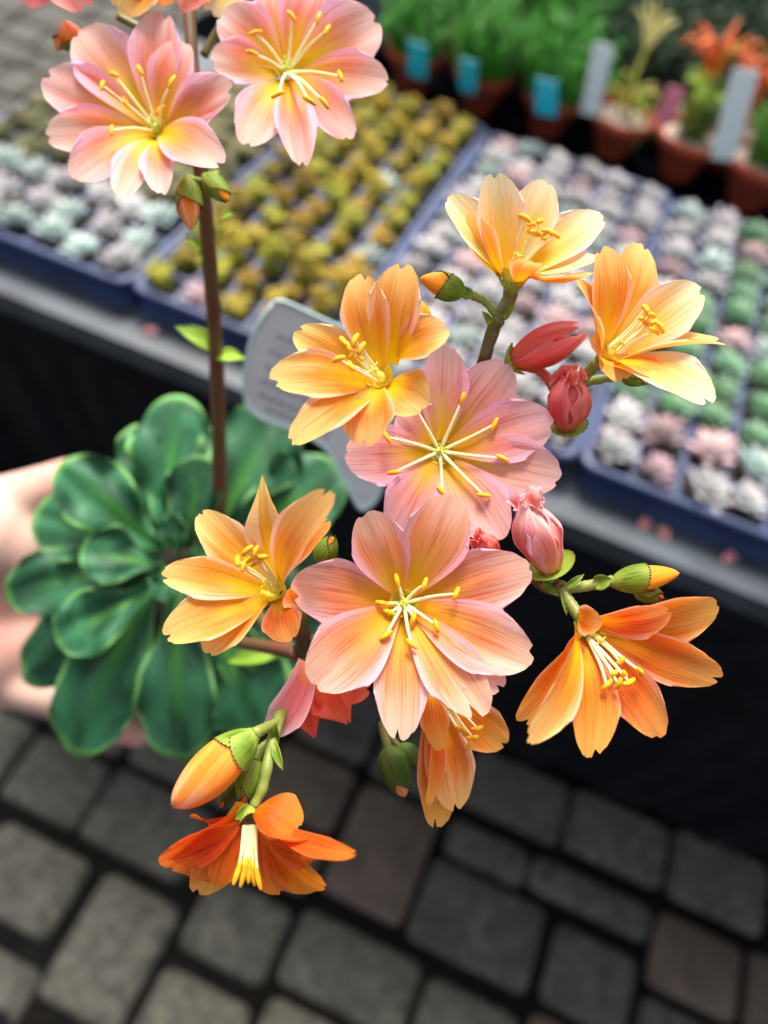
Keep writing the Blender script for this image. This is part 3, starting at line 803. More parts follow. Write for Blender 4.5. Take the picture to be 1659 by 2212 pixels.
# --- F1 large salmon flower in the middle
flower(872, 1302, .1600, (-.02, .08, 1), [
    (1085, 1490, 130, dict(lay=.0016, pal='pink')),
    (1150, 1428, 158, {}), (1148, 1228, 150, {}), (790, 1106, 128, {}), (985, 1072, 152, {}),
    (630, 1265, 150, {}), (672, 1478, 168, {}), (1048, 1545, 140, dict(notch=(.25,.13,.08))), (864, 1600, 124, dict(notch=(.1,.09,.07)))],
    'salmon', 72, [(858,1255),(917,1262),(985,1283),(826,1303),(840,1322),(834,1372),(889,1391),(943,1352),(893,1337)], 62,
    'big salmon pink flower facing the camera in the middle', cup=.10, bow=.07)
# --- F2 pink flower behind it
flower(950, 975, .1700, (.02, .05, 1), [
    (870, 880, 110, dict(lay=.001)), (962, 745, 112, {}), (1098, 785, 142, {}), (1195, 905, 140, {}), (1212, 1030, 142, {}),
    (745, 985, 142, {}), (850, 1150, 122, {}), (1085, 1165, 140, {}), (975, 1150, 90, dict(lay=.001)), (925,1140,80,dict(lay=.0015))],
    'pink', 76, [(999,862),(1068,917),(1085,990),(1045,1070),(851,1021),(836,945),(897,880),(955,1062)], 70,
    'pink flower with splayed stamens above the big one', cup=.08, bow=.06)
# --- F3 apricot flower upper centre
flower(822, 815, .1540, (-.42, .42, .8), [
    (775, 592, 108, dict(phi=52)), (872, 568, 120, dict(phi=55, base=(832,800))), (636, 715, 100, dict(phi=52)), 
    (968, 712, 98, dict(phi=80, bow=.2, base=(838,775))), (583, 812, 108, dict(phi=50)), (628, 955, 92, dict(phi=66)),
    (785, 962, 122, dict(phi=88, bow=.14)), (918, 880, 122, dict(phi=95, bow=.16))],
    'apricot', 60, [(742,738),(768,735),(782,752),(764,764),(732,777),(757,790),(775,770),(752,748)], 12,
    'apricot flower with cupped petals, above and left of the pink one', cup=.13, bow=.12)
# --- F4 peach flower, top right
flower(1110, 585, .1620, (.25, .80, .5), [
    (1290, 552, 66, dict(phi=62, n=(0,.9,.6), bow=-.05)), (968, 425, 84, dict(phi=46)), (1068, 372, 104, dict(phi=30)), (1178, 388, 106, dict(phi=28)),
    (1300, 460, 96, dict(phi=50)), (1012, 462, 66, dict(phi=50, n=(.5,.6,-.3), pal='apricot', bow=-.08)),
    (1282, 585, 50, dict(phi=70, n=(.1,.9,.35), pal='apricot', bow=-.10)), (1150, 562, 74, dict(phi=85, base=(1118,603), d=.153, n=(0,.9,-.5), pal='apricot', bow=.1))],
    'peach', 45, [(1133,472),(1148,487),(1166,480),(1152,505),(1184,503),(1196,508),(1172,512)], 10,
    'pale peach flower opening upwards at the upper right', calyx=(1106,632,.1645,72), cup=.18, bow=.04)
# --- F5 yellow apricot flower, right
flower(1318, 762, .1600, (.62, .55, .62), [
    (1385, 525, 104, dict(phi=48)), (1308, 532, 86, dict(phi=52)), (1248, 608, 66, dict(phi=62, n=(.8,.2,.3))), (1515, 620, 122, dict(phi=30, pal='peach')),
    (1540, 868, 98, dict(phi=60, pal='peach', bow=.12)), (1566, 738, 78, dict(phi=38, n=(.2,.9,.45))), (1452, 832, 66, dict(phi=62, bow=.12)),
    (1345, 822, 78, dict(phi=90, base=(1300,745), bow=.15)), (1275, 735, 60, dict(phi=80, base=(1325,775), bow=.1))],
    'apricot', 50, [(1393,668),(1405,682),(1385,690),(1412,697),(1398,703),(1425,708),(1413,716)], 8,
    'yellow apricot flower near the right edge of the group', calyx=(1290,795,.164,50), cup=.13, bow=.10)
# --- F6 apricot flower left
flower(592, 1272, .1600, (-.45, .42, .8), [
    (718, 1062, 112, dict(phi=50)), (567, 1026, 92, dict(phi=45, point=.75, wtip=.3, notch=(0,0,.1))), (428, 1108, 98, dict(phi=52)),
    (712, 1125, 66, dict(phi=62, base=(610,1240), bow=.16, pal='orange')), (349, 1238, 94, dict(phi=52)), (352, 1372, 112, dict(phi=60)), (440, 1408, 92, dict(phi=68, d=.156)),
    (625, 1385, 92, dict(phi=95, bow=.12, pal='orange')), (660, 1300, 80, dict(phi=92, bow=.15, pal='orange', base=(605,1250)))],
    'apricot', 60, [(514,1212),(535,1190),(552,1194),(566,1205),(528,1222),(545,1208),(556,1215)], 12,
    'apricot flower left of the big salmon one, over the green leaves', cup=.13, bow=.12)
# --- F7 orange nodding flower right
flower(1272, 1362, .1580, (.50, -.50, .6), [
    (1555, 1312, 104, dict(phi=62)), (1450, 1322, 72, dict(phi=72, d=.150, bow=.12, pal='orange')), (1560, 1465, 104, dict(phi=40)), (1432, 1592, 104, dict(phi=30)),
    (1275, 1638, 104, dict(phi=45)), (1140, 1602, 96, dict(phi=56, pal='apricot')), (1122, 1560, 96, dict(phi=58, d=.152)), (1214, 1432, 56, dict(phi=75, bow=.2)),
    (1300, 1345, 60, dict(phi=100, d=.150, bow=.2, base=(1262,1352)))],
    'orange', 50, [(1338,1428),(1325,1452),(1348,1458),(1310,1478),(1358,1472),(1382,1450),(1334,1476)], 10,
    'orange flower hanging open at the lower right', calyx=(1262,1340,.1575,56), cup=.13, bow=.10)
# --- F8 deep orange nodding flower bottom
flower(540, 1778, .1500, (.03, -.9, .30), [
    (690, 1830, 80, dict(phi=75, bow=.18)), (768, 1847, 56, dict(phi=82, n=(0,.8,.6), bow=-.08)), (428, 1765, 84, dict(phi=95, bow=.2)),
    (600, 1935, 92, dict(phi=25, lay=.003)), (430, 1935, 100, dict(phi=40, lay=.003, pal='orange')), (358, 1880, 118, dict(phi=56, bow=.10, d=.1465, n=(.1,-.7,.7))),
    (700, 1925, 96, dict(phi=48, d=.1470, n=(-.1,-.7,.7))), (470,1915,80,dict(phi=30, lay=.002)), (650, 1790, 104, dict(phi=100, d=.1440, base=(532,1772), n=(.1,.75,.7), bow=.30, cup=-.15)),
    (362, 1850, 70, dict(phi=62, d=.1455, n=(.1,-.5,.9)))],
    'deep', 50, [(512,1885),(524,1890),(538,1882),(548,1888),(558,1895),(530,1878)], 10,
    'deep orange flower nodding at the very bottom of the group', calyx=(540,1740,.152,46), cup=.13, bow=.08, ovary=False, throat=False, al=1.7)
# --- F9 flower behind, lower centre
flower(948, 1500, .1720, (.35, -.55, .55), [
    (1092, 1612, 104, dict(phi=40)), (985, 1752, 108, dict(phi=35, pal='apricot')), (945, 1790, 96, dict(phi=48, d=.166)), (925, 1742, 56, dict(phi=50, d=.163, twist=.5)),
    (950, 1625, 66, dict(phi=70, d=.160, bow=.25, cup=-.3, point=.5, notch=(0,0,.1), n=(0,.2,1))), (1010,1590,70,dict(phi=40,lay=.002))],
    'orange', 50, [(1002,1580),(1020,1592),(990,1575),(1012,1610),(1030,1572)], 15,
    'peach orange flower half hidden below the big salmon one', cup=.13, bow=.08)
# --- F10 top left, slightly out of focus
flower(338, 278, .1950, (-.22, .25, 1), [
    (172, 60, 142, {}), (90, 168, 124, {}), (98, 290, 104, {}), (342, 22, 112, {}), (398, 88, 96, dict(bow=.14)), (500, 182, 100, {}), (155, 382, 104, {}),
    (262, 428, 92, {}), (352, 418, 86, {}), (480, 352, 112, {}), (480,200,80,dict(lay=.001))],
    'rose', 70, [(247,162),(222,185),(303,152),(372,178),(242,282),(272,222),(345,240)], 45,
    'coral pink flower at the upper left', cup=.12, bow=.08)
# --- F11 top middle
flower(620, 152, .1950, (.05, .15, 1), [
    (478, 25, 120, {}), (455, 122, 92, {}), (590, -45, 112, {}), (690, -40, 124, {}), (820, 48, 150, {}), (838, 175, 104, {}),
    (760, 298, 94, {}), (655, 358, 94, {}), (530, 312, 120, {})],
    'rose', 74, [(630,35),(688,40),(707,65),(551,72),(545,115),(735,165),(600,205),(668,218),(700,222)], 52,
    'pale pink flower at the top left of centre', cup=.10, bow=.08)
# --- flowers cut off by the top edge
flower(95, -130, .195, (-.1,-.3,1), [(55, 10, 130, {}), (185, 15, 130, {}), (-40,-30,110,{}), (240,-120,110,{})], 'coral', 70, label='coral flower cut off by the top left corner')
flower(330, -100, .190, (0,-.3,1), [(262, 28, 110, {}), (352, 10, 120, dict(pal='orange')), (430,-60,110,{}), (200,-60,110,{})], 'apricot', 70, label='orange flower cut off by the top edge')
flower(500, -90, .200, (0,-.3,1), [(462, 32, 110, {}), (580,-40,100,{}), (400,-100,100,{}), (388, 22, 60, dict(pal='coral'))], 'peach', 70, label='pale peach flower cut off by the top edge')

# --- closed and withered coral flowers
def wither(b, t, wpx, pal, label, n_=5, spread=.22, curl=0.0, seed=1, sep=.18):
    B, T = P(*b), P(*t); D = T-B; L = np.linalg.norm(D); d = norm(D); e = part_empty('withered_flower', B, label); rs = random.Random(seed)
    s = norm(np.cross(d, ndir(0,0,1))); q = np.cross(s, d)     # q faces the camera
    Wm = wpx/FPX*b[2]
    for k in range(n_):
        a = 2*math.pi*k/n_+rs.uniform(-.3,.3); out = s*math.cos(a)+q*math.sin(a)
        tt = B+d*L*rs.uniform(.86,1.02)+out*Wm*spread*rs.uniform(.6,1.2)
        blade('petal', B+out*Wm*.10, tt, Wm*rs.uniform(.55,.78), -out, PAL[pal], e, bow=-rs.uniform(.09,.17), cup=.36, notch=(rs.uniform(-.4,.4),.1,.12), rip=.07, wave=.05, wb=.45, wtip=.6, point=.45, curl=-curl, jag=.012)
    if curl:
        for k in range(6):
            o_ = s*rs.uniform(-1,1)+q*rs.uniform(-1,1); c_ = B+d*L*.82+o_*Wm*.18
            blade('petal', c_, c_+d*L*rs.uniform(.15,.3)+(s*rs.uniform(-1,1)+q*rs.uniform(-1,1))*Wm*.2, Wm*rs.uniform(.25,.4), norm(q+s*rs.uniform(-1,1)), PAL[pal], e, bow=.2, cup=.5, rip=.2, wave=.15, jag=.02, nv=10, nu=8)
    if sep:
        m = MB(); v = []; edge = []; seg = 20
        for i in range(6):
            for k in range(seg):
                a = 2*math.pi*k/seg; tt = i/5*(1+.25*math.cos(2*a)); p_ = B-d*.0004+d*L*sep*tt+(s*math.cos(a)+q*math.sin(a))*Wm*.5*(.15+.85*math.sin(i/5*1.45))*.86; v.append(p_)
                if i == 5: edge.append(p_)
        m.add(v, [(i*seg+k, i*seg+(k+1)%seg, (i+1)*seg+(k+1)%seg, (i+1)*seg+k) for i in range(5) for k in range(seg)]); glands(m, edge)
        m.build('calyx', [M_green, M_gland], e)
    return e
wither((1094,786,.170),(1266,712,.164), 84, 'coral', 'closed withered coral flower right of the pink one', 6, .16, 0, 3, .14)
wither((1222,928,.170),(1230,808,.162), 108, 'coral', 'crumpled coral flower below the closed one', 7, .24, .6, 5, .13)
wither((1190,1232,.163),(1132,1078,.157), 138, 'blush', 'crumpled blush pink flower behind the big salmon one', 7, .20, .4, 8, .10)
wither((1075,1200,.166),(1035,1155,.162), 60, 'coral', 'small crimson crumpled petals between the two pink flowers', 5, .3, .4, 9, 0)
# half open coral flower behind the salmon one
e = part_empty('flower', P(650,1425,.168), 'small coral red flower half hidden under the big salmon one')
def fp(b, t, w_, pal, **k): 
    n = ndir(*k.pop('n', (0,.1,1))); return blade('petal', P(*b), P(*t), w_/FPX*b[2], n, PAL[pal], e, **k)
fp((668,1435,.168),(578,1588,.166), 84, 'blush', sweep=-.16, bow=.14, cup=.25, wb=.6, n=(-.3,.3,1))
fp((690,1460,.172),(755,1565,.166), 100, 'red', bow=.12, cup=.25, point=.6, wtip=.35)
fp((640,1475,.172),(682,1597,.168), 76, 'red', bow=.15, cup=.3, point=.7, wtip=.25)
fp((650,1490,.174),(640,1460,.170), 60, 'red', bow=.15, cup=.3)
fp((700,1470,.173),(800,1490,.170), 80, 'red', bow=.12, cup=.2)
fp((668,1440,.170),(650,1530,.168), 50, 'red', bow=.2, cup=.4, point=.6)

# --- buds
bud((1002,632,.164),(908,600,.160), 54, .62, PAL['budy'], 'orange tipped bud left of the peach flower', .6)
bud((405,388,.188),(412,497,.186), 52, .58, PAL['orange'], 'orange bud hanging under the upper left flower', .4)
bud((443,380,.189),(494,434,.187), 42, .88, PAL['budy'], 'greenish bud beside the hanging orange one', .2)
bud((552,1582,.151),(372,1742,.147), 100, .30, PAL['budo'], 'large long orange bud at the lower left', .5, BP=1.0)
bud((556,1640,.156),(522,1738,.155), 56, .92, PAL['budo'], 'round green bud beside the large orange bud', 0, M_green)
bud((522,1650,.160),(474,1745,.160), 44, .96, PAL['budo'], 'dark green bud behind the large orange bud', 0, M_gdark)
bud((836,1612,.176),(874,1722,.174), 62, .88, PAL['budo'], 'green bud with orange tip below the big flower', .3, M_gdark)
bud((858,1612,.178),(912,1660,.178), 46, .98, PAL['budo'], 'dark green bud beside the hanging petals', 0, M_gdark)
bud((1322,1258,.160),(1468,1238,.157), 56, .58, PAL['budy'], 'yellow bud in green sepals at the right', .9)
bud((1368,1272,.162),(1434,1292,.160), 40, .96, PAL['budy'], 'small green bud under the yellow one', 0)
bud((910,715,.172),(906,648,.170), 46, .25, PAL['budy'], 'yellow bud peeping out behind the apricot flower', 0)
bud((690,1215,.172),(722,1160,.170), 46, .97, PAL['budy'], 'green bud behind the left apricot flower', 0)
bud((1340,805,.168),(1395,828,.166), 34, .96, PAL['budy'], 'small green bud behind the right apricot flower', 0)
bud((165,110,.200),(140,45,.198), 54, .25, PAL['budo'], 'orange bud at the upper left edge of the coral pink flower', 0)
bud((140,75,.202),(122,108,.202), 30, .5, PAL['budo'], 'tiny orange bud lowest at the upper left', 0)
bud((725,1350,.176),(690,1345,.175), 36, .4, PAL['deep'], 'tiny dark orange bud between the two flowers', 0)
bud((1085,1345,.176),(1102,1335,.175), 26, .3, PAL['budo'], 'tiny orange bud peeping out right of the big flower', 0)

# --- stems
stem([(472,1175,.315),(474,1060,.296),(472,900,.272),(464,720,.247),(449,520,.222),(432,350,.206),(418,170,.203),(405,-30,.205)], .0031, .0017, M_stemr, name='flower_stalk')
stem([(560,1330,.285),(600,1380,.25),(640,1405,.20),(655,1380,.183),(652,1330,.178),(720,1290,.176),(880,1230,.178),(960,1060,.180),(1000,900,.180),(1045,780,.172),(1062,715,.168),(1080,690,.166)], .0022, .0013, M_stemb, name='flower_stalk')
stem([(1045,778,.171),(1075,692,.167),(1098,650,.166),(1104,628,.165)], .00125, .0017, M_stemb)
stem([(1078,690,.167),(1052,655,.166),(1025,640,.165),(1000,632,.164)], .0009, .0010, M_stemg)
stem([(520,1388,.235),(580,1398,.215),(645,1412,.19)], .0020, .0018, M_stemr)
stem([(470,375,.2),(440,392,.196),(405,386,.189)], .0010, .0010, M_stemg)
stem([(452,420,.206),(446,395,.196),(444,382,.190)], .0010, .0010, M_stemg)
stem([(1148,1235,.172),(1180,1262,.166),(1215,1272,.162)], .0021, .0018, M_stemr)
stem([(1215,1272,.162),(1265,1266,.1615),(1325,1254,.160)], .0012, .0012, M_stemg)
stem([(1212,1272,.162),(1235,1308,.160),(1262,1345,.1575)], .0012, .0014, M_stemg)
stem([(1190,1225,.164),(1188,1250,.164),(1192,1265,.164)], .0018, .0016, M_stemg)
stem([(1315,1256,.162),(1345,1268,.162),(1370,1273,.162)], .0010, .0010, M_stemg)
stem([(640,1455,.180),(622,1500,.172),(600,1560,.162),(580,1640,.155),(568,1700,.153),(548,1742,.152)], .0016, .0010, M_stemg)
stem([(600,1560,.162),(575,1572,.156),(550,1584,.151)], .0010, .0012, M_stemg)
stem([(580,1625,.158),(565,1625,.157),(553,1645,.156)], .0009, .0009, M_stemg)
stem([(585,1600,.162),(545,1630,.161),(522,1652,.160)], .0009, .0009, M_stemg)
stem([(828,1560,.180),(832,1590,.178),(840,1620,.176)], .0013, .0010, M_stemb)
stem([(830,1575,.180),(845,1595,.179),(862,1614,.178)], .0010, .0009, M_stemb)
stem([(1125,790,.174),(1165,800,.172),(1188,825,.171),(1200,850,.170)], .0012, .0011, stem_mat('stem_coral', (.65,.10,.08), (.55,.13,.07)))
stem([(1220,850,.172),(1248,826,.168),(1275,800,.165),(1292,782,.162)], .0013, .0013, M_stemg)
stem([(1222,850,.173),(1260,828,.170),(1320,815,.168),(1350,812,.168)], .0011, .0010, M_stemg)
stem([(440,120,.206),(462,80,.206),(500,20,.205)], .0012, .0010, M_stemb)
stem([(420,160,.205),(350,90,.206),(255,35,.205)], .0014, .0010, M_stemb)
stem([(655,1410,.19),(700,1370,.185),(800,1320,.18),(872,1310,.166)], .0016, .0014, M_stemb)
for b, t, w_, mt in (((1088,688,.165),(1112,655,.163),18,M_green),((1060,700,.166),(1042,672,.165),16,M_green),((1216,1278,.161),(1224,1330,.160),16,M_green),
                 ((1225,1268,.160),(1262,1240,.160),16,M_green),((1285,1262,.160),(1322,1250,.159),34,M_green),((1170,1262,.163),(1212,1290,.161),18,M_green),
                 ((590,1605,.156),(612,1665,.154),20,M_green),((596,1600,.158),(596,1560,.156),18,M_green),((1000,640,.163),(1022,628,.163),30,M_green),
                 ((1240,828,.167),(1262,808,.165),28,M_green),((540,1742,.1515),(505,1772,.150),24,M_green),((560,1650,.156),(520,1640,.155),22,M_green)):
    bract(b, t, w_, mt)
for b, t, w_ in (((462,752,.250),(380,705,.246),44), ((468,768,.252),(530,775,.250),34), ((600,1412,.25),(490,1430,.255),38), ((478,470,.22),(505,462,.218),30), ((450,560,.225),(400,510,.222),24)):
    blade('stem_leaf', P(*b), P(*t), w_/FPX*b[2], ndir(0,.5,1), M_leafb, plant, bow=.08, cup=.2, notch=(0,0,.1), wb=.5, wmax=.35, wtip=.12, point=.1, thick=.0006, jag=0)

# --- rosette leaves
UPV = norm(np.array([0,0,1.])*.55+ndir(0,0,1)*.7)
def rleaf(tu, tv, W, td=.30, base=(365,1205), bd=.305, bow=.08, cup=.12, wave=.05, lay=0, **k):
    B = P(base[0], base[1], bd); T = P(tu, tv, td); dirv = norm(T-B)
    k.setdefault('notch', (0, .0, .3)); k.setdefault('point', .34)
    blade('leaf', B+dirv*.004, T, 1.16*W/FPX*(td+bd)/2, UPV, M_leaf, plant, bow=bow, cup=cup, wave=wave*1.3+.07, rip=.055, wb=.17, wmax=.74, wtip=.90, thick=.0014, pw=1.9, nv=30, nu=16, jag=0, **k)
# lower tier
rleaf(385, 852, 150, .322, bd=.322); rleaf(72, 1110, 150, .315, bd=.322, wave=.10); rleaf(600, 888, 200, .330, base=(455,1180), bd=.325, wave=.06)
rleaf(738, 1015, 170, .325, base=(470,1190), bd=.323, wave=.05); rleaf(52, 1470, 140, .322, bd=.325, cup=.02); rleaf(560, 1580, 190, .322, base=(430,1250), bd=.322)
rleaf(455, 1660, 150, .328, bd=.325); rleaf(725, 1200, 190, .328, base=(440,1210), bd=.325); rleaf(290, 915, 100, .325, bd=.320, wave=.16, cup=.3)
rleaf(680, 1420, 180, .330, base=(440,1230), bd=.328)
# middle tier
rleaf(130, 1000, 138, .302, bd=.313, wave=.08); rleaf(8, 1285, 130, .303, bd=.312, wave=.06); rleaf(155, 1632, 162, .305, bd=.314, wave=.04)
rleaf(392, 1645, 148, .304, base=(385,1230), bd=.313, wave=.04)
# upper tier
rleaf(172, 1195, 112, .292, base=(375,1222), bd=.303, wave=.03, cup=.18); rleaf(122, 1392, 128, .290, base=(350,1262), bd=.303, wave=.03, cup=.16)
rleaf(438, 985, 108, .296, base=(400,1205), bd=.304, wave=.02, cup=.2); rleaf(370,1110,50,.295,base=(392,1220),bd=.302,wave=.02,cup=.3); rleaf(335,1290,60,.294,base=(395,1225),bd=.300,wave=.02,cup=.25); rleaf(455,1330,80,.294,base=(392,1230),bd=.302,wave=.02,cup=.2)
rleaf(500,1160,80,.294,base=(392,1220),bd=.302,wave=.02,cup=.2)

# --- plastic pot under the rosette
M_pot = simple('pot_plastic', (.022,.028,.055), .4, .2, 20, .5)
c0 = P(400, 1225, .350); m = MB()
def sq(c, h, z, n=6, rc=.008, rot=.35):
    pts = []
    for (sx, sy, a0) in ((1,1,0),(-1,1,90),(-1,-1,180),(1,-1,270)):
        for q in range(n+1):
            a = math.radians(a0+90*q/n); x, y = sx*(h-rc)+rc*math.cos(a), sy*(h-rc)+rc*math.sin(a)
            pts.append((c[0]+x*math.cos(rot)-y*math.sin(rot), c[1]+x*math.sin(rot)+y*math.cos(rot), c[2]+z))
    return pts
prof = [(.001,-.075,.0005),(.031,-.075,.007),(.041,-.008,.008),(.0445,-.008,.008),(.0448,.002,.008),(.0425,.002,.008),(.041,-.006,.008)]
v = []; 
for h, z, rc in prof: v += sq(c0, h, z, rc=rc)
n = 28; m.add(v, [(i*n+k, i*n+(k+1)%n, (i+1)*n+(k+1)%n, (i+1)*n+k) for i in range(len(prof)-1) for k in range(n)])
m.build('pot', M_pot, plant)
m = MB(); v = sq(c0, .0405, -.006); m.add(v, [tuple(range(n))]); m.build('potting_soil', M_soil, plant)

# --- white label stuck in the pot
def big_tag():
    b = NB('label_plastic'); nz = b.noise(b.obj(), 60, 2)
    b.l(b.mix(b.smooth(nz,.3,.7), (.50,.55,.56), (.60,.64,.64)), b.bsdf.inputs['Base Color']); b.bsdf.inputs['Roughness'].default_value = .35
    b.bsdf.inputs['Transmission Weight'].default_value = 0.0
    tl, tr_, bl = P(588, 655, .288), P(745, 705, .300), P(525, 830, .290)
    t = empty('plant_label', tuple(P(770,1080,.325)), 'translucent white plastic label with grey print stuck in the pot behind the rosette', 'plant label')
    # outline of the label, clockwise, in picture positions; it leans back into the pot
    out = [(590,655,.284),(612,650,.285),(700,690,.290),(800,735,.294),(840,760,.296),(850,850,.302),(840,960,.312),(822,1060,.322),(790,1098,.328),(768,1085,.328),
           (735,1020,.320),(700,965,.314),(640,930,.308),(570,905,.300),(538,880,.296),(528,845,.293),(532,780,.290),(552,710,.287)]
    path = catmull([np.array(p) for p in out]+[np.array(out[0])], 4)[:-1]
    # flatten onto the plane of three corners
    A, B_, C_ = P(590,655,.284), P(840,760,.296), P(768,1085,.328); N = norm(np.cross(B_-A, C_-A))
    pts = []
    for u, v, d in path:
        r = cam2w([(u-829.5)/FPX, (v-1106)/FPX, 1.0]); k = ((A-CAMPOS)@N)/(r@N); pts.append(CAMPOS+r*k)
    cc = sum(pts)/len(pts); n_ = len(pts); m = MB(); th = .0007
    ins = [cc+(p-cc)*.95 for p in pts]
    sgn = 1 if N@(CAMPOS-cc) > 0 else -1
    v = [p+N*sgn*th*1.6 for p in pts]+[p+N*sgn*th*.4 for p in ins]+[p-N*sgn*th for p in pts]
    f = [(k, (k+1)%n_, (k+1)%n_+n_, k+n_) for k in range(n_)]+[tuple(range(n_, 2*n_))]+[tuple(range(2*n_,3*n_))[::-1]]+[(k, k+2*n_, (k+1)%n_+2*n_, (k+1)%n_) for k in range(n_)]
    m.add(v, f); m.build('label_card', b.mat, t, smooth=False)
    rim = MB(); tube(rim, [p+N*sgn*.0006 for p in pts]+[pts[0]+N*sgn*.0006], .0007, 8); rim.build('rim', simple('label_edge', (.44,.60,.62), .3, .05, 20), t)
    def onp(u, v):
        r = cam2w([(u-829.5)/FPX, (v-1106)/FPX, 1.0]); return CAMPOS+r*(((A-CAMPOS)@N)/(r@N))+N*sgn*.0012
    m = MB(); rs = random.Random(5)
    for (u, v, L) in ((600,720,120),(585,752,150),(575,785,120),(566,815,150),(560,845,110),(575,875,130)):
        x = 0
        while x < L:
            ww = rs.uniform(8,20); a0 = (u+x, v+x*.42); a1 = (u+x+ww, v+(x+ww)*.42)
            m.add([onp(*a0), onp(*a1), onp(a1[0]-2, a1[1]+9), onp(a0[0]-2, a0[1]+9)], [(0,1,2,3)]); x += ww+5
    m.build('printed_text', M_ink, t, smooth=False)
big_tag()

# ------------------------------------------------------------------ THE HAND
def skin_mat():
    b = NB('skin'); o = b.obj(); n1 = b.noise(o, 22, 4); n2 = b.noise(o, 500, 3)
    c = b.mix(b.smooth(n1, .35, .7), (.58,.37,.29), (.60,.28,.22)); b.l(c, b.bsdf.inputs['Base Color'])
    b.bsdf.inputs['Roughness'].default_value = .5; b.bsdf.inputs['Subsurface Weight'].default_value = .15
    b.bsdf.inputs['Subsurface Radius'].default_value = (.008,.003,.0015); b.bsdf.inputs['Subsurface Scale'].default_value = 1.0
    b.bump(n2, .15, .0006); return b.mat
M_skin = skin_mat()
person = empty('person', (-.40, -.10, 0), 'person in dark blue trousers holding the potted plant from the left with a bare hand', 'person')
def hand():
    m = MB()
    def limb(pts, rads, seg=20):
        path = catmull([P(*p) for p in pts], 8); rr = catmull([np.array([r]) for r in rads], 8); rr = [float(x[0]) for x in rr]
        tube(m, path, rr, seg); ball(m, path[0], rr[0], 0, 16, 10); ball(m, path[-1], rr[-1], 0, 16, 10)
    # forearm, wrist and palm
    limb([(-950,1400,.52),(-580,1360,.45),(-330,1310,.405),(-150,1275,.385),(0,1265,.378)], [.042,.034,.027,.033,.032])
    limb([(-190,1180,.375),(-50,1168,.362),(40,1185,.366)], [.026,.030,.024])
    limb([(-190,1380,.385),(-40,1400,.372),(50,1390,.374)], [.027,.031,.024])
    # thumb over the far rim
    limb([(-110,1150,.37),(20,1096,.365),(110,1055,.362),(165,1030,.364),(195,1018,.366)], [.024,.0165,.0125,.0105,.0080])
    # four fingers under and round the near side of the pot
    limb([(20,1220,.385),(150,1240,.395),(260,1290,.405),(330,1350,.408)], [.014,.011,.0095,.0075])
    limb([(10,1320,.385),(130,1370,.388),(240,1430,.395),(320,1490,.400)], [.014,.0115,.010,.008])
    limb([(-10,1390,.375),(100,1450,.376),(205,1515,.382),(300,1560,.388)], [.014,.0110,.0095,.0075])
    limb([(-60,1440,.368),(40,1485,.364),(130,1515,.362),(215,1560,.366),(300,1588,.370)], [.015,.0115,.0095,.0085,.007])
    o = m.build('hand_and_forearm', M_skin, person)
    md = o.modifiers.new('r', 'REMESH'); md.mode = 'VOXEL'; md.voxel_size = .0024; md.use_smooth_shade = True
    sm = o.modifiers.new('s', 'SMOOTH'); sm.factor = .6; sm.iterations = 14
    dg = bpy.context.evaluated_depsgraph_get(); ev = o.evaluated_get(dg); me = bpy.data.meshes.new_from_object(ev)
    o.modifiers.clear(); o.data = me
    for p_ in me.polygons: p_.use_smooth = True
hand()
M_jean = simple('navy_cloth', (.008,.012,.045), .8, .3, 80, .2)
M_shirt = simple('grey_jacket', (.05,.055,.065), .85, .2, 60, .2)
M_hair = simple('hair', (.03,.018,.012), .6, .3, 200)
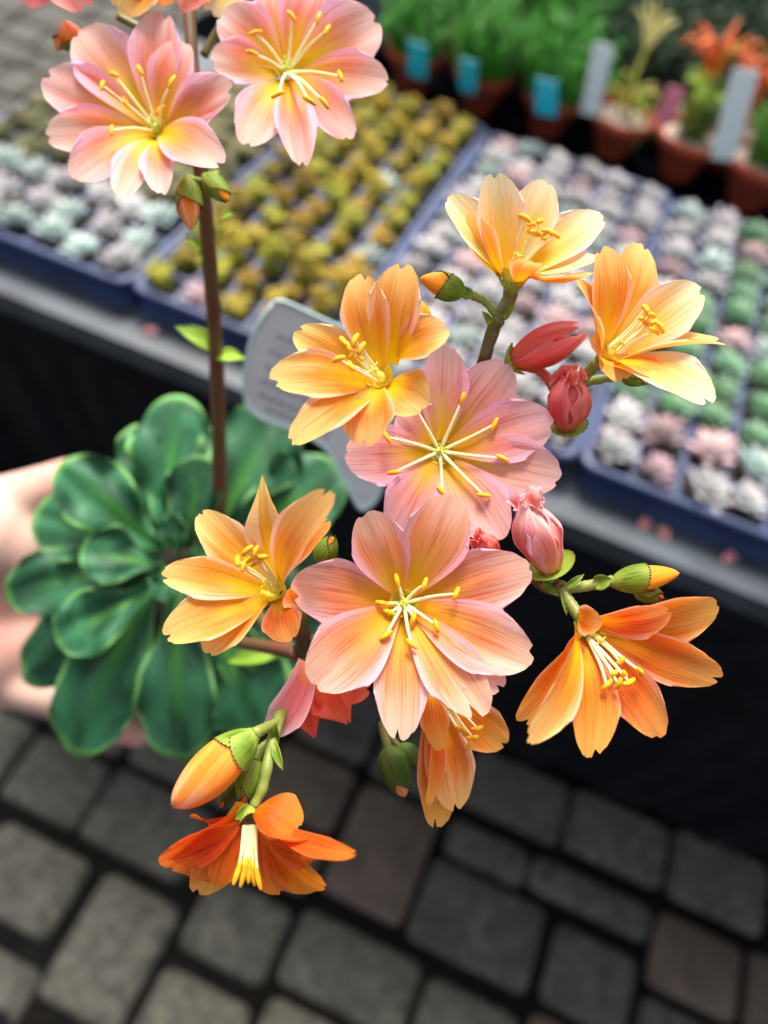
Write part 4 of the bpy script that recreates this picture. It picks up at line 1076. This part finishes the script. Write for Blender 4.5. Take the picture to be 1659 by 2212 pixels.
def shading_body():  # torso, arms and head are out of view, added to shade the near paving
    """standing right behind the lens, looking down at the plant"""
    def remesh(o, vs=.012, it=10):
        md = o.modifiers.new('r', 'REMESH'); md.mode = 'VOXEL'; md.voxel_size = vs
        sm = o.modifiers.new('s', 'SMOOTH'); sm.factor = .6; sm.iterations = it
        dg = bpy.context.evaluated_depsgraph_get(); me = bpy.data.meshes.new_from_object(o.evaluated_get(dg))
        o.modifiers.clear(); o.data = me
        for p_ in me.polygons: p_.use_smooth = True
    def limb(m, pts, rads, seg=20, flat=1.0):
        path = catmull([np.array(p, float) for p in pts], 6); rr = [float(x[0]) for x in catmull([np.array([r]) for r in rads], 6)]
        tube(m, path, rr, seg, flat=flat); ball(m, path[0], rr[0]*min(1, flat), 0, 16, 10); ball(m, path[-1], rr[-1]*min(1, flat), 0, 16, 10)
    bx, by = -.14, -.42
    m = MB()   # jacket: torso and both sleeves
    limb(m, [(bx,by,.86),(bx,by,1.05),(bx,by-.01,1.25),(bx,by,1.40)], [.165,.15,.175,.12], 24, .72)
    limb(m, [(bx-.12,by,1.38),(bx-.20,by,1.33),(bx-.27,by-.01,1.10),(bx-.30,by+.10,1.02)], [.07,.065,.055,.048])
    limb(m, [(bx+.12,by,1.38),(bx+.20,by,1.33),(bx+.27,by,1.12),(bx+.26,by+.06,1.10),(bx+.20,by+.27,1.32)], [.07,.065,.055,.05,.038])
    o = m.build('jacket', M_shirt, person); remesh(o)
    m = MB()   # trousers
    for sx, fx, fy in ((-1, LEGX, LEGY), (1, bx+.12, by)):
        limb(m, [(bx+sx*.085,by,.90),((bx+sx*.1+fx)/2,(by+fy)/2+.02,.68),(fx,fy+.06,.46),(fx-(.04 if sx < 0 else 0),fy-.05,.10)], [.10,.092,.068,.055])
    o = m.build('trousers', M_jean, person); remesh(o)
    for fx, fy in ((LEGX, LEGY), (bx+.12, by)):
        m = MB(); fx -= (.04 if fx == LEGX else 0); limb(m, [(fx,fy-.10,.045),(fx,fy-.03,.05),(fx,fy+.07,.035)], [.04,.042,.034]); o = m.build('shoe', M_cloth, person); remesh(o, .008)
    m = MB()   # head and neck, bent forward
    limb(m, [(bx,by+.0,1.40),(bx,by+.03,1.50)], [.055,.052]); ball(m, (bx,by+.07,1.60), .082, 0, 20, 14, (0,.3,1), 1.32)
    ball(m, (bx,by+.155,1.585), .014, 0, 10, 8, (0,-.3,1), 1.7)
    for sx in (-1,1): ball(m, (bx+sx*.08,by+.07,1.60), .018, 0, 10, 8, (0,0,1), 1.6)
    limb(m, [(bx-.02,by+.147,1.545),(bx+.02,by+.147,1.545)], [.007,.007])
    o = m.build('head', M_skin, person); remesh(o, .006, 4)
    m = MB(); ball(m, (bx,by+.052,1.628), .090, 0, 20, 14, (0,.2,1), 1.22); o = m.build('hair', M_hair, person)
    # far hand that steadies the phone
    m = MB(); w0 = np.array((bx+.20, by+.27, 1.32)); c = w0+np.array((-.03,.06,.04))
    limb(m, [w0, (w0+c)/2, c], [.028,.028,.034]); 
    for k, (a, b_) in enumerate(((-.03,.035),(-.012,.045),(.008,.042),(.026,.03))):
        limb(m, [c+np.array((a*.7,.0,.015)), c+np.array((a-.02,.012,.045)), c+np.array((a-.045,.005,.045+b_*.5))], [.010,.009,.007], 12)
    limb(m, [c+np.array((.0,-.01,-.01)), c+np.array((-.04,-.005,.0)), c+np.array((-.065,.0,.015))], [.013,.011,.009], 12)
    o = m.build('hand', M_skin, person); remesh(o, .004, 5)
q = PZ(0, 2190, .44); LEGX, LEGY = float(q[0])-.075, float(q[1])-.125
shading_body()
